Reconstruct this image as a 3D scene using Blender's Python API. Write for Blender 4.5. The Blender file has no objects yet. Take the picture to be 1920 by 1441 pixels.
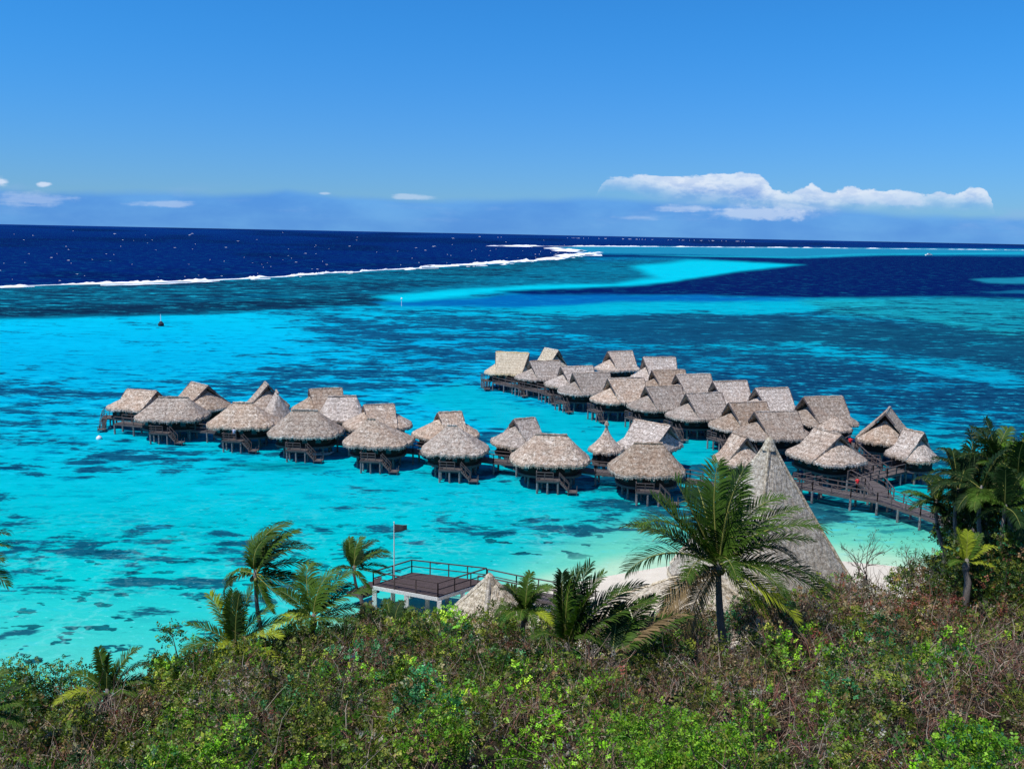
import bpy, math, random
import numpy as np
from mathutils import Vector, Matrix
random.seed(7); np.random.seed(7)
S = bpy.context.scene; C = S.collection
# ------------------------------------------------------------------ camera
F_PX = 1700.0; H = 30.0
PITCH = math.atan(281.5/F_PX); ROLL = math.radians(1.13)
Fv = np.array([0, math.cos(PITCH), -math.sin(PITCH)])
R0 = np.array([1., 0, 0]); U0 = np.array([0, math.sin(PITCH), math.cos(PITCH)])
Rv = math.cos(ROLL)*R0 + math.sin(ROLL)*U0
Uv = math.cos(ROLL)*U0 - math.sin(ROLL)*R0
cam = bpy.data.cameras.new('camera'); co = bpy.data.objects.new('camera', cam); C.objects.link(co)
cam.sensor_width = 36; cam.lens = F_PX/1920*36; cam.clip_start = 0.5; cam.clip_end = 300000
m = Matrix.Identity(4)
for i in range(3):
    m[i][0] = Rv[i]; m[i][1] = Uv[i]; m[i][2] = -Fv[i]
m[2][3] = H
co.matrix_world = m
S.camera = co
S.render.resolution_x = 1024; S.render.resolution_y = 768
S.view_settings.view_transform = 'Standard'; S.view_settings.look = 'None'
S.view_settings.exposure = 0.0; S.view_settings.gamma = 1.0
# ------------------------------------------------------------------ sun and sky
SUN_EL = math.radians(63); SUN_ROT = math.radians(236)
sd = Vector((math.sin(SUN_ROT)*math.cos(SUN_EL), math.cos(SUN_ROT)*math.cos(SUN_EL), math.sin(SUN_EL)))
sun = bpy.data.lights.new('sun', 'SUN'); sun.energy = 4.9; sun.angle = math.radians(0.5); sun.color = (1, 0.96, 0.9)
so = bpy.data.objects.new('sun', sun); C.objects.link(so); so.rotation_euler = sd.to_track_quat('Z', 'Y').to_euler(); so.location = (0, 0, 200)

class NT:
    def __init__(s, tree): s.t = tree
    def n(s, typ, **kw):
        nd = s.t.nodes.new(typ)
        for k, v in kw.items():
            if k.startswith('i_'):
                key = k[2:]
                key = int(key) if key.isdigit() else key.replace('_', ' ')
                s.set(nd.inputs[key], v)
            else: setattr(nd, k, v)
        return nd
    def set(s, inp, v):
        if isinstance(v, bpy.types.NodeSocket): s.t.links.new(v, inp)
        elif isinstance(v, bpy.types.Node): s.t.links.new(v.outputs[0], inp)
        else:
            if isinstance(v, (tuple, list)) and len(v) == 3 and inp.type == 'RGBA': v = (*v, 1)
            inp.default_value = v
    def m(s, op, a, b=None, c=None, clamp=False):
        nd = s.t.nodes.new('ShaderNodeMath'); nd.operation = op; nd.use_clamp = clamp
        for i, v in enumerate((a, b, c)):
            if v is not None: s.set(nd.inputs[i], v)
        return nd.outputs[0]
    def mix(s, f, a, b, blend='MIX'):
        nd = s.t.nodes.new('ShaderNodeMix'); nd.data_type = 'RGBA'; nd.blend_type = blend
        s.set(nd.inputs['Factor'], f); s.set(nd.inputs[6], a); s.set(nd.inputs[7], b)
        return nd.outputs[2]
    def ss(s, x, lo, hi):
        nd = s.t.nodes.new('ShaderNodeMapRange'); nd.interpolation_type = 'SMOOTHSTEP'
        s.set(nd.inputs['Value'], x); s.set(nd.inputs['From Min'], lo); s.set(nd.inputs['From Max'], hi)
        return nd.outputs[0]
    def noise(s, vec, scale, detail=4, rough=0.55, dist=0.0, out=0):
        nd = s.t.nodes.new('ShaderNodeTexNoise')
        if vec is not None: s.set(nd.inputs['Vector'], vec)
        s.set(nd.inputs['Scale'], scale); nd.inputs['Detail'].default_value = detail
        nd.inputs['Roughness'].default_value = rough; nd.inputs['Distortion'].default_value = dist
        return nd.outputs[out]
    def mapping(s, vec, loc=(0, 0, 0), scale=(1, 1, 1), rot=(0, 0, 0)):
        nd = s.t.nodes.new('ShaderNodeMapping'); s.set(nd.inputs[0], vec)
        nd.inputs['Location'].default_value = loc; nd.inputs['Scale'].default_value = scale; nd.inputs['Rotation'].default_value = rot
        return nd.outputs[0]
    def curve(s, x, pts):
        nd = s.t.nodes.new('ShaderNodeFloatCurve'); s.set(nd.inputs['Value'], x)
        c = nd.mapping.curves[0]
        while len(c.points) > 2: c.points.remove(c.points[1])
        c.points[0].location = pts[0]; c.points[1].location = pts[-1]
        for p in pts[1:-1]: c.points.new(*p)
        for p in c.points: p.handle_type = 'VECTOR'
        nd.mapping.update()
        return nd.outputs[0]
def lin(c):
    return tuple(((v/255)/12.92 if v <= 10.3 else (((v/255)+.055)/1.055)**2.4) for v in c)

w = bpy.data.worlds.new('World'); S.world = w; w.use_nodes = True
N = NT(w.node_tree); w.node_tree.nodes.clear()
sky = N.n('ShaderNodeTexSky', sky_type='NISHITA', sun_disc=False, sun_elevation=SUN_EL, sun_rotation=SUN_ROT, altitude=0.0, air_density=1.0, dust_density=0.2, ozone_density=3.0)
tc = N.n('ShaderNodeTexCoord'); sx = N.n('ShaderNodeSeparateXYZ', i_0=tc.outputs['Generated'])
yy = N.m('MAXIMUM', sx.outputs[1], 0.02)
U = N.m('DIVIDE', sx.outputs[0], yy); V = N.m('DIVIDE', sx.outputs[2], yy)
K = 1.0/1748
# clear-sky tint: the polarised, saturated tropical blue
grad = N.ss(V, 0.0, 0.26)
tint = N.mix(grad, (0.33, 0.66, 1.20), (0.20, 0.84, 1.46))
skyc = N.mix(1.0, sky.outputs[0], tint, 'MULTIPLY')
skyc = N.mix(N.ss(V, 0.26, 0.9), skyc, N.mix(1.0, sky.outputs[0], (0.45, 0.9, 1.4), 'MULTIPLY'))
vec = N.n('ShaderNodeCombineXYZ', i_0=U, i_1=V)
Un = N.m('MULTIPLY_ADD', U, 0.8, 0.5, clamp=True)         # U -0.625..0.625 -> 0..1
def pu(px): return ((px-960)/1724)*0.8+0.5
def hor(px): return 420+38*px/1920
def pv(px, py): return (hor(px)-py)*K*8                     # V*8 -> 0..1
nz = N.noise(N.mapping(vec, scale=(1, 1.7, 1)), 34, 9, 0.62)
nz2 = N.noise(N.mapping(vec, scale=(1, 2.6, 1), loc=(3, 1, 0)), 9, 5, 0.55)
nzw = N.noise(N.mapping(vec, scale=(.35, 3.2, 1), loc=(2, 5, 0)), 30, 6, .6)
leftw = N.ss(U, .30, .20)
nzs = N.m('ADD', N.m('MULTIPLY', N.m('SUBTRACT', nz, 0.5), N.m('SUBTRACT', 1.0, N.m('MULTIPLY', leftw, .45))), N.m('MULTIPLY', N.m('SUBTRACT', nzw, .5), N.m('MULTIPLY', leftw, .7))); nz2s = N.m('SUBTRACT', nz2, 0.5)
V8 = N.m('MULTIPLY', V, 8.0)
# distant bluish cloud bank
btop = N.curve(Un, [(0, pv(0, 360)), (pu(0), pv(0, 352)), (pu(200), pv(200, 358)), (pu(400), pv(400, 362)), (pu(530), pv(530, 352)), (pu(640), pv(640, 368)), (pu(820), pv(820, 376)), (pu(1000), pv(1000, 368)), (pu(1100), pv(1100, 368)), (pu(1500), pv(1500, 385)), (pu(1700), pv(1700, 402)), (pu(1920), pv(1920, 405)), (1, .2)])
bank = N.m('ADD', N.m('SUBTRACT', btop, V8), N.m('MULTIPLY', nz2s, 0.12))
bankm = N.ss(bank, -0.02, 0.06)
bankc = N.mix(N.ss(nz2, 0.3, 0.75), tuple(10*v for v in lin((64, 138, 228))), tuple(10*v for v in lin((98, 168, 240))))
skyc = N.mix(N.m('MULTIPLY', bankm, 0.7), skyc, bankc)
# pale veils inside the bank
veil = N.m('MULTIPLY', N.ss(N.noise(N.mapping(vec, scale=(1, 4, 1), loc=(7, 2, 0)), 8, 6, .6), 0.52, 0.75), N.m('MULTIPLY', N.ss(V8, 0.03, 0.16), N.ss(V8, 0.42, 0.27)))
skyc = N.mix(N.m('MULTIPLY', veil, 0.45), skyc, tuple(10*v for v in lin((140, 180, 232))))
# bright cumulus bank
ctop = N.curve(Un, [(0, 0), (pu(1085), 0.0), (pu(1105), pv(1105, 375)), (pu(1125), pv(1125, 334)), (pu(1200), pv(1200, 328)), (pu(1300), pv(1300, 331)), (pu(1380), pv(1380, 326)), (pu(1415), pv(1415, 332)), (pu(1440), pv(1440, 352)), (pu(1475), pv(1475, 362)), (pu(1508), pv(1508, 345)), (pu(1545), pv(1545, 362)), (pu(1590), pv(1590, 349)), (pu(1640), pv(1640, 360)), (pu(1670), pv(1670, 352)), (pu(1715), pv(1715, 366)), (pu(1745), pv(1745, 358)), (pu(1775), pv(1775, 366)), (pu(1805), pv(1805, 347)), (pu(1832), pv(1832, 352)), (pu(1850), pv(1850, 385)), (pu(1870), 0.0), (1, 0)])
cbot = N.curve(Un, [(0, 0.5), (pu(1085), pv(1085, 370)), (pu(1125), pv(1125, 344)), (pu(1180), pv(1180, 354)), (pu(1260), pv(1260, 372)), (pu(1380), pv(1380, 388)), (pu(1500), pv(1500, 402)), (pu(1600), pv(1600, 386)), (pu(1730), pv(1730, 384)), (pu(1850), pv(1850, 384)), (1, 0.5)])
d1 = N.m('ADD', N.m('SUBTRACT', ctop, V8), N.m('MULTIPLY', nzs, 0.17))
d2 = N.m('ADD', N.m('SUBTRACT', V8, cbot), N.m('MULTIPLY', nzs, 0.14))
cm = N.m('MULTIPLY', N.ss(d1, -0.004, 0.014), N.m('MULTIPLY', N.ss(d2, -0.08, 0.13), N.m('MULTIPLY_ADD', N.ss(nz2, .3, .6), .3, .7)))
shade = N.m('ADD', N.m('MULTIPLY', N.ss(d1, 0.20, 0.02), .75), N.m('MULTIPLY', N.ss(N.noise(N.mapping(vec, scale=(1, 2.2, 1), loc=(1.003, 0.006, 0)), 40, 8, .62), 0.40, 0.62), 0.45), clamp=True)
cc = N.mix(shade, tuple(10*v for v in lin((120, 165, 228))), tuple(10*v for v in lin((226, 236, 250))))
skyc = N.mix(N.m('MULTIPLY', cm, 0.93), skyc, cc)
# lower broken fluff and small clouds
def puff(px, py, rx, ry, amt, thr=0.0):
    global skyc
    a = N.m('DIVIDE', N.m('SUBTRACT', U, (px-960)/1724), rx*K); b = N.m('DIVIDE', N.m('SUBTRACT', V, (hor(px)-py)*K), ry*K)
    r = N.m('SQRT', N.m('ADD', N.m('MULTIPLY', a, a), N.m('MULTIPLY', b, b)))
    mk_ = N.ss(N.m('ADD', N.m('SUBTRACT', 1.0, r), N.m('MULTIPLY', nzs, 3.2)), 0.0+thr, 0.7+thr)
    skyc = N.mix(N.m('MULTIPLY', mk_, amt), skyc, tuple(10*v for v in lin((205, 222, 246))))
puff(1390, 400, 120, 16, .6); puff(1300, 392, 90, 10, .5, .1); puff(1480, 388, 60, 10, .4); puff(1200, 408, 70, 8, .25, .2); puff(80, 346, 15, 6, .95); puff(2, 341, 16, 10, .95); puff(300, 382, 70, 9, .4); puff(60, 375, 90, 16, .35); puff(765, 369, 45, 7, .5); puff(605, 363, 14, 3, .5); puff(1640, 375, 120, 14, .4)
bg = N.n('ShaderNodeBackground', i_Color=skyc, i_Strength=0.1)
wo = N.n('ShaderNodeOutputWorld', i_Surface=bg)

# ------------------------------------------------------------------ helpers
def at(px, py, z=0.0):
    d = Fv + (px-960)/F_PX*Rv + (720.5-py)/F_PX*Uv
    t = (z-H)/d[2]
    return np.array([d[0]*t, d[1]*t, z])
def atd(px, py, dist):
    """point at horizontal distance dist along the ray"""
    d = Fv + (px-960)/F_PX*Rv + (720.5-py)/F_PX*Uv
    t = dist/math.hypot(d[0], d[1])
    return np.array([d[0]*t, d[1]*t, H+d[2]*t])
def proj(P):
    P = np.asarray(P, float); q = P-np.array([0, 0, H])
    dz = q@Fv
    return 960+F_PX*(q@Rv)/dz, 720.5-F_PX*(q@Uv)/dz, dz
_perm = np.random.RandomState(3).rand(256, 256)
def vnoise(x, y):
    x = np.asarray(x, float); y = np.asarray(y, float)
    xi = np.floor(x).astype(int); yi = np.floor(y).astype(int); fx = x-xi; fy = y-yi
    fx = fx*fx*(3-2*fx); fy = fy*fy*(3-2*fy)
    g = lambda a, b: _perm[a & 255, b & 255]
    return (g(xi, yi)*(1-fx)+g(xi+1, yi)*fx)*(1-fy)+(g(xi, yi+1)*(1-fx)+g(xi+1, yi+1)*fx)*fy
def fbm(x, y, o=4):
    s = 0; a = 0.5; t = 0
    for i in range(o):
        s = s+a*vnoise(np.asarray(x)*2**i+17*i, np.asarray(y)*2**i+31*i); t += a; a *= .55
    return s/t
def sstep(a, b, x):
    t = np.clip((x-a)/(b-a), 0, 1); return t*t*(3-2*t)

def tag(o, label=None, cat=None, group=None, kind=None):
    if label: o['label'] = label
    if cat: o['category'] = cat
    if group: o['group'] = group
    if kind: o['kind'] = kind
    return o
def empty(name, loc=(0, 0, 0), rz=0):
    o = bpy.data.objects.new(name, None); C.objects.link(o); o.location = loc; o.rotation_euler = (0, 0, rz); o.empty_display_size = .5
    return o
def obj(name, me, parent=None, loc=(0, 0, 0), rz=0, scale=None):
    o = bpy.data.objects.new(name, me); C.objects.link(o); o.location = loc; o.rotation_euler = (0, 0, rz)
    if scale: o.scale = scale
    if parent: o.parent = parent
    return o
def mesh(name, V, F, mat, smooth=False, col=None):
    me = bpy.data.meshes.new(name)
    V = np.asarray(V, dtype=np.float32).reshape(-1, 3)
    if isinstance(F, np.ndarray):
        k = F.shape[1]; n = len(F)
        me.vertices.add(len(V)); me.vertices.foreach_set('co', V.ravel())
        me.loops.add(n*k); me.loops.foreach_set('vertex_index', F.astype(np.int32).ravel())
        me.polygons.add(n); me.polygons.foreach_set('loop_start', np.arange(0, n*k, k, dtype=np.int32))
        me.polygons.foreach_set('loop_total', np.full(n, k, dtype=np.int32))
        me.update(calc_edges=True)
    else:
        me.from_pydata(V.tolist(), [], F)
    if col is not None:
        a = me.color_attributes.new('tone', 'FLOAT_COLOR', 'POINT')
        c4 = np.ones((len(V), 4), np.float32); c4[:, :3] = col
        a.data.foreach_set('color', c4.ravel())
    me.materials.append(mat)
    if smooth: me.polygons.foreach_set('use_smooth', np.ones(len(me.polygons), bool))
    me.update()
    return me
class MB:
    def __init__(s): s.v = []; s.f = []
    def quadbox(s, c8):
        b = len(s.v); s.v += [tuple(p) for p in c8]
        s.f += [(b, b+3, b+2, b+1), (b+4, b+5, b+6, b+7), (b, b+1, b+5, b+4), (b+1, b+2, b+6, b+5), (b+2, b+3, b+7, b+6), (b+3, b, b+4, b+7)]
    def box(s, x0, x1, y0, y1, z0, z1):
        s.quadbox([(x0, y0, z0), (x1, y0, z0), (x1, y1, z0), (x0, y1, z0), (x0, y0, z1), (x1, y0, z1), (x1, y1, z1), (x0, y1, z1)])
    def bar(s, a, b, w, h):
        a = Vector(a); b = Vector(b); d = (b-a).normalized()
        side = d.cross(Vector((0, 0, 1)))
        if side.length < 1e-3: side = Vector((1, 0, 0))
        side.normalize(); up = side.cross(d).normalized()
        sw = side*w/2; uh = up*h/2
        s.quadbox([a-sw-uh, a+sw-uh, b+sw-uh, b-sw-uh, a-sw+uh, a+sw+uh, b+sw+uh, b-sw+uh])
    def tube(s, pts, rads, n=8, cap=True):
        b = len(s.v); pts = [Vector(p) for p in pts]
        for i, p in enumerate(pts):
            d = (pts[min(i+1, len(pts)-1)]-pts[max(i-1, 0)]).normalized()
            a = d.cross(Vector((0.13, 1, 0.07))).normalized(); c = d.cross(a)
            for k in range(n):
                t = 2*math.pi*k/n; s.v.append(tuple(p+(a*math.cos(t)+c*math.sin(t))*rads[i]))
        for i in range(len(pts)-1):
            for k in range(n):
                k2 = (k+1) % n; s.f.append((b+i*n+k, b+i*n+k2, b+(i+1)*n+k2, b+(i+1)*n+k))
        if cap:
            s.f.append(tuple(b+k for k in range(n))[::-1]); s.f.append(tuple(b+(len(pts)-1)*n+k for k in range(n)))
    def grid(s, G, th=None, close=False):
        """G (n,m,3) sheet; th: closed slab thickness downwards"""
        n, m_, _ = G.shape; b = len(s.v)
        s.v += [tuple(p) for p in G.reshape(-1, 3)]
        for i in range(n-1):
            for j in range(m_-1):
                s.f.append((b+i*m_+j, b+i*m_+j+1, b+(i+1)*m_+j+1, b+(i+1)*m_+j))
        if th is not None:
            B = G.copy(); B[..., 2] -= th; b2 = len(s.v); s.v += [tuple(p) for p in B.reshape(-1, 3)]
            for i in range(n-1):
                for j in range(m_-1):
                    s.f.append((b2+i*m_+j, b2+(i+1)*m_+j, b2+(i+1)*m_+j+1, b2+i*m_+j+1))
            per = [(i, 0) for i in range(n)]+[(n-1, j) for j in range(1, m_)]+[(i, m_-1) for i in range(n-2, -1, -1)]+[(0, j) for j in range(m_-2, 0, -1)]
            for q in range(len(per)):
                a_ = per[q]; c_ = per[(q+1) % len(per)]
                ia = a_[0]*m_+a_[1]; ic = c_[0]*m_+c_[1]
                s.f.append((b+ia, b+ic, b2+ic, b2+ia))
    def me(s, name, mat, smooth=False): return mesh(name, s.v, s.f, mat, smooth)
    def build(s, name, mat, parent=None, smooth=False, **kw): return obj(name, s.me(name, mat, smooth), parent, **kw)

# ------------------------------------------------------------------ materials
def mat(name, fn):
    m_ = bpy.data.materials.new(name); m_.use_nodes = True; m_.node_tree.nodes.clear(); n = NT(m_.node_tree)
    sh = fn(n); n.n('ShaderNodeOutputMaterial', i_Surface=sh); return m_
def pbsdf(n, col, rough=.8, bump=None, bs=.3, bd=.05, spec=.3, **kw):
    p = n.n('ShaderNodeBsdfPrincipled'); n.set(p.inputs['Base Color'], col); n.set(p.inputs['Roughness'], rough); p.inputs['Specular IOR Level'].default_value = spec
    if bump is not None:
        b = n.n('ShaderNodeBump', i_Strength=bs, i_Distance=bd, i_Height=bump); n.set(p.inputs['Normal'], b.outputs[0])
    return p.outputs[0]
def objvec(n):
    t = n.n('ShaderNodeTexCoord'); oi = n.n('ShaderNodeObjectInfo')
    v = n.n('ShaderNodeVectorMath', operation='ADD'); n.set(v.inputs[0], t.outputs['Object'])
    r = n.m('MULTIPLY', oi.outputs['Random'], 57.0); n.set(v.inputs[1], r)
    return v.outputs[0], oi.outputs['Random']
def thatch(c1, c2, c3, bumpd=.1, drift=.45, spot=.22):
    def fn(n):
        v, r = objvec(n)
        a = n.noise(v, 3.6, 6, .8); b = n.noise(n.mapping(v, scale=(1, 1, .35)), 17, 3, .75); g = n.noise(v, 0.7, 3, .5)
        col = n.mix(n.ss(a, .40, .60), c1, c2)
        col = n.mix(n.m('MULTIPLY', n.ss(b, .50, .70), .8), col, c3)
        col = n.mix(n.ss(n.noise(v, 8, 4, .8), .52, .66), col, tuple(x*spot for x in c1))
        col = n.mix(n.m('MULTIPLY', n.ss(g, .42, .66), drift), col, (c2[0]*.62, c2[1]*.52, c2[2]*.46))
        # overlapping courses and rain streaks running down the slope
        sz_ = n.n('ShaderNodeSeparateXYZ', i_0=v); cz = n.m('FRACT', n.m('ADD', n.m('MULTIPLY', sz_.outputs[2], 2.1), n.m('MULTIPLY', n.noise(v, 1.6, 4, .7), 2.2)))
        col = n.mix(n.m('MULTIPLY', n.ss(cz, .30, .0), .5), col, tuple(x*.45 for x in c1))
        stn = n.noise(n.mapping(v, scale=(1, 1, .12)), 2.1, 5, .75)
        col = n.mix(n.m('MULTIPLY', n.ss(stn, .53, .66), .5), col, tuple(x*.7 for x in c1)); col = n.mix(n.m('MULTIPLY', n.ss(stn, .44, .34), .45), col, c3)
        hv = n.n('ShaderNodeHueSaturation', i_Color=col, i_Value=n.m('MULTIPLY_ADD', r, .45, .74), i_Saturation=n.m('MULTIPLY_ADD', n.m('FRACT', n.m('MULTIPLY', r, 7.31)), .5, .65)); 
        h = n.m('ADD', n.m('ADD', a, n.m('MULTIPLY', b, .7)), n.m('MULTIPLY', cz, .5))
        return pbsdf(n, hv.outputs[0], .95, h, .8, bumpd, .1)
    return fn
M = {}
M['thatch'] = mat('thatch', thatch((.21, .145, .10), (.60, .485, .39), (.97, .91, .81)))
M['thatch_new'] = mat('thatch_new', thatch((.52, .36, .17), (.78, .60, .34), (.92, .78, .52), .05, .15, .6))
M['thatch_pale'] = mat('thatch_pale', thatch((.36, .29, .19), (.80, .70, .53), (.98, .94, .84), .10, .2, .45))
def woodfn(c1, c2, sc=3):
    def fn(n):
        v, r = objvec(n)
        a = n.noise(n.mapping(v, scale=(1, 1, 1)), sc, 5, .65); b = n.noise(v, sc*7, 3, .7)
        col = n.mix(a, c1, c2); col = n.mix(n.ss(b, .45, .7), col, tuple(x*.5 for x in c1))
        return pbsdf(n, col, .8, b, .4, .02, .2)
    return fn
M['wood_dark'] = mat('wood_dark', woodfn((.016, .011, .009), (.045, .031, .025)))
M['wood_deck'] = mat('wood_deck', woodfn((.075, .062, .06), (.17, .145, .14)))
M['wood_rail'] = mat('wood_rail', woodfn((.06, .045, .042), (.19, .155, .15), 2))
M['wood_pale'] = mat('wood_pale', woodfn((.22, .21, .2), (.42, .41, .4), 2))
M['paint_white'] = mat('paint_white', woodfn((.55, .55, .53), (.75, .75, .73), 2))
M['piling'] = mat('piling_wood', woodfn((.07, .065, .065), (.33, .33, .34), .9))
M['glass'] = mat('window_glass', lambda n: pbsdf(n, (.02, .03, .04), .08, spec=.6))
M['trunk'] = mat('palm_bark', woodfn((.13, .115, .10), (.30, .27, .24), 4))
M['bark'] = mat('bark', woodfn((.07, .05, .04), (.19, .14, .11), 4))
M['foam'] = mat('foam', lambda n: pbsdf(n, (.86, .88, .9), .7, n.noise(None, 3, 4), .3, .2))
M['white'] = mat('white_plastic', lambda n: pbsdf(n, n.mix(n.noise(None, 4, 3), (.62, .64, .66), (.8, .8, .8)), .4))
M['red'] = mat('red_cloth', lambda n: pbsdf(n, n.mix(n.noise(None, 9, 3), (.5, .015, .02), (.72, .03, .04)), .8))
M['lilac'] = mat('pale_cloth', lambda n: pbsdf(n, n.mix(n.noise(None, 9, 3), (.45, .42, .55), (.6, .58, .68)), .8))
M['navy'] = mat('dark_cloth', lambda n: pbsdf(n, n.mix(n.noise(None, 9, 3), (.01, .012, .02), (.03, .035, .05)), .8))
M['skin'] = mat('skin', lambda n: pbsdf(n, n.mix(n.noise(None, 9, 3), (.33, .18, .12), (.42, .25, .17)), .6))
M['hair'] = mat('hair', lambda n: pbsdf(n, n.mix(n.noise(None, 30, 3), (.01, .007, .005), (.04, .025, .015)), .6))
M['flag'] = mat('flag_cloth', lambda n: pbsdf(n, n.mix(n.noise(None, 5, 3), (.03, .035, .04), (.08, .085, .09)), .8))
def leaf_mat(name, rough=.5, spec=.3, tr=.22):
    def fn(n):
        a = n.n('ShaderNodeAttribute', attribute_name='tone')
        g = n.n('ShaderNodeTexCoord')
        v = n.noise(g.outputs['Object'], 9, 2, .6)
        c = n.mix(1.0, a.outputs['Color'], n.mix(v, (.6, .6, .6), (1.4, 1.4, 1.3)), 'MULTIPLY')
        p = n.n('ShaderNodeBsdfPrincipled'); n.set(p.inputs['Base Color'], c); p.inputs['Roughness'].default_value = rough; p.inputs['Specular IOR Level'].default_value = spec
        t = n.n('ShaderNodeBsdfTranslucent'); n.set(t.inputs['Color'], n.mix(1.0, c, (1.3, 1.5, .5), 'MULTIPLY'))
        mx = n.n('ShaderNodeMixShader', i_0=tr); n.set(mx.inputs[1], p.outputs[0]); n.set(mx.inputs[2], t.outputs[0])
        return mx.outputs[0]
    return mat(name, fn)
M['leaf'] = leaf_mat('leaf'); M['frond'] = leaf_mat('frond', rough=.6, spec=.15, tr=.16)
def twigfn(n):
    a = n.n('ShaderNodeAttribute', attribute_name='tone')
    return pbsdf(n, a.outputs['Color'], .85, spec=.2)
M['twig'] = mat('twig', twigfn)

# ------------------------------------------------------------------ land shape (distance bands around the viewpoint)
XP = [-900, 0, 250, 330, 480, 650, 800, 950, 1100, 1300, 1450, 1600, 1750, 1920, 2800]
DE = [50, 52, 53, 55, 56, 59, 60, 60, 58, 57, 62, 66, 70, 74, 80]           # where the scrub ends
YE = [1290, 1325, 1295, 1232, 1222, 1160, 1158, 1152, 1172, 1185, 1140, 1120, 1090, 1028, 1005]  # its crest in the picture
DSH = [54, 56.5, 58.5, 60, 63, 66, 68, 72, 76, 82, 86, 88, 89, 92, 100]       # water's edge
TE = [.5, .5, .5, .6, .8, 1, 1, 1.2, 1.5, 1.8, 2.2, 2.4, 2.4, 2.6, 3]
ZE = [atd(max(min(x, 2400), -500), y, d)[2] for x, y, d in zip(XP, YE, DE)]
def az2px(x, y): return 960+1700*np.asarray(x)/np.maximum(np.asarray(y), 1e-3)*1.03
def bands(x, y):
    p = az2px(x, y); d = np.hypot(x, y)
    return p, d, np.interp(p, XP, DE), np.interp(p, XP, ZE), np.interp(p, XP, DSH), np.interp(p, XP, TE)
def terrain(x, y):
    p, d, de, ze, ds, te = bands(x, y)
    near = 15.0+0*d
    t = (d-20)/(de-20)
    slope = near+(te-near)*np.clip(t, -1, 1)
    slope = slope + np.where(t < 0, 0, 0)
    s2 = np.clip((d-de)/(ds-de), 0, 1); beach = te*(1-s2)
    z = np.where(d < de, slope, beach)
    z = np.where(d > ds, -(d-ds)*0.09, z)
    return np.maximum(z, -2.5)+0.25*(fbm(x*.2, y*.2, 3)-.5)*sstep(0, 4, ds-d)
def canopy(x, y):
    p, d, de, ze, ds, te = bands(x, y)
    t = np.clip((d-20)/(de-20), -.6, 1)
    z = 16.6+(ze-16.6)*t
    b = fbm(x*.22+5, y*.22, 2); c = fbm(x*.75, y*.75+9, 2)
    tp = 1-.6*sstep(.7, 1.0, t)
    return z+((b-.5)*3.2+(c-.5)*4.3)*tp-0.4*tp

# ground sheet
az = np.radians(np.linspace(-62, 62, 260)); dd = np.linspace(1.0, 112, 190)
A_, D_ = np.meshgrid(az, dd, indexing='ij'); X_ = D_*np.sin(A_); Y_ = D_*np.cos(A_)
Z_ = terrain(X_, Y_)
nv, mv = A_.shape; idx = np.arange(nv*mv).reshape(nv, mv)
Fq = np.stack([idx[:-1, :-1], idx[:-1, 1:], idx[1:, 1:], idx[1:, :-1]], -1).reshape(-1, 4)[:, ::-1]
_, d_, de_, _, ds_, _ = bands(X_, Y_)
sandy = sstep(-4, 2, d_-de_+3*(fbm(X_*.3, Y_*.3)-.5))
sandy = np.maximum(sandy, .8*sstep(.58, .7, fbm(X_*.16+40, Y_*.16))*(az2px(X_, Y_) > 1150)*(d_ > 35))
def groundfn(n):
    a = n.n('ShaderNodeAttribute', attribute_name='tone'); g = n.n('ShaderNodeTexCoord').outputs['Object']
    s1 = n.noise(g, .9, 6, .7); s2 = n.noise(g, 7, 4, .7)
    sand = n.mix(s1, (.50, .44, .35), (.72, .66, .55)); sand = n.mix(n.ss(s2, .6, .75), sand, (.42, .34, .26))
    soil = n.mix(s1, (.018, .013, .009), (.05, .036, .022)); soil = n.mix(n.ss(s2, .5, .7), soil, (.015, .022, .008))
    col = n.mix(a.outputs['Color'], soil, sand)
    return pbsdf(n, col, .95, s2, .6, .08, .1)
cg = np.repeat(sandy.reshape(-1, 1), 3, 1)
gr = obj('ground', mesh('ground', np.stack([X_, Y_, Z_], -1), Fq, mat('sand_and_soil', groundfn), True, cg)); tag(gr, kind='structure')

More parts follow.
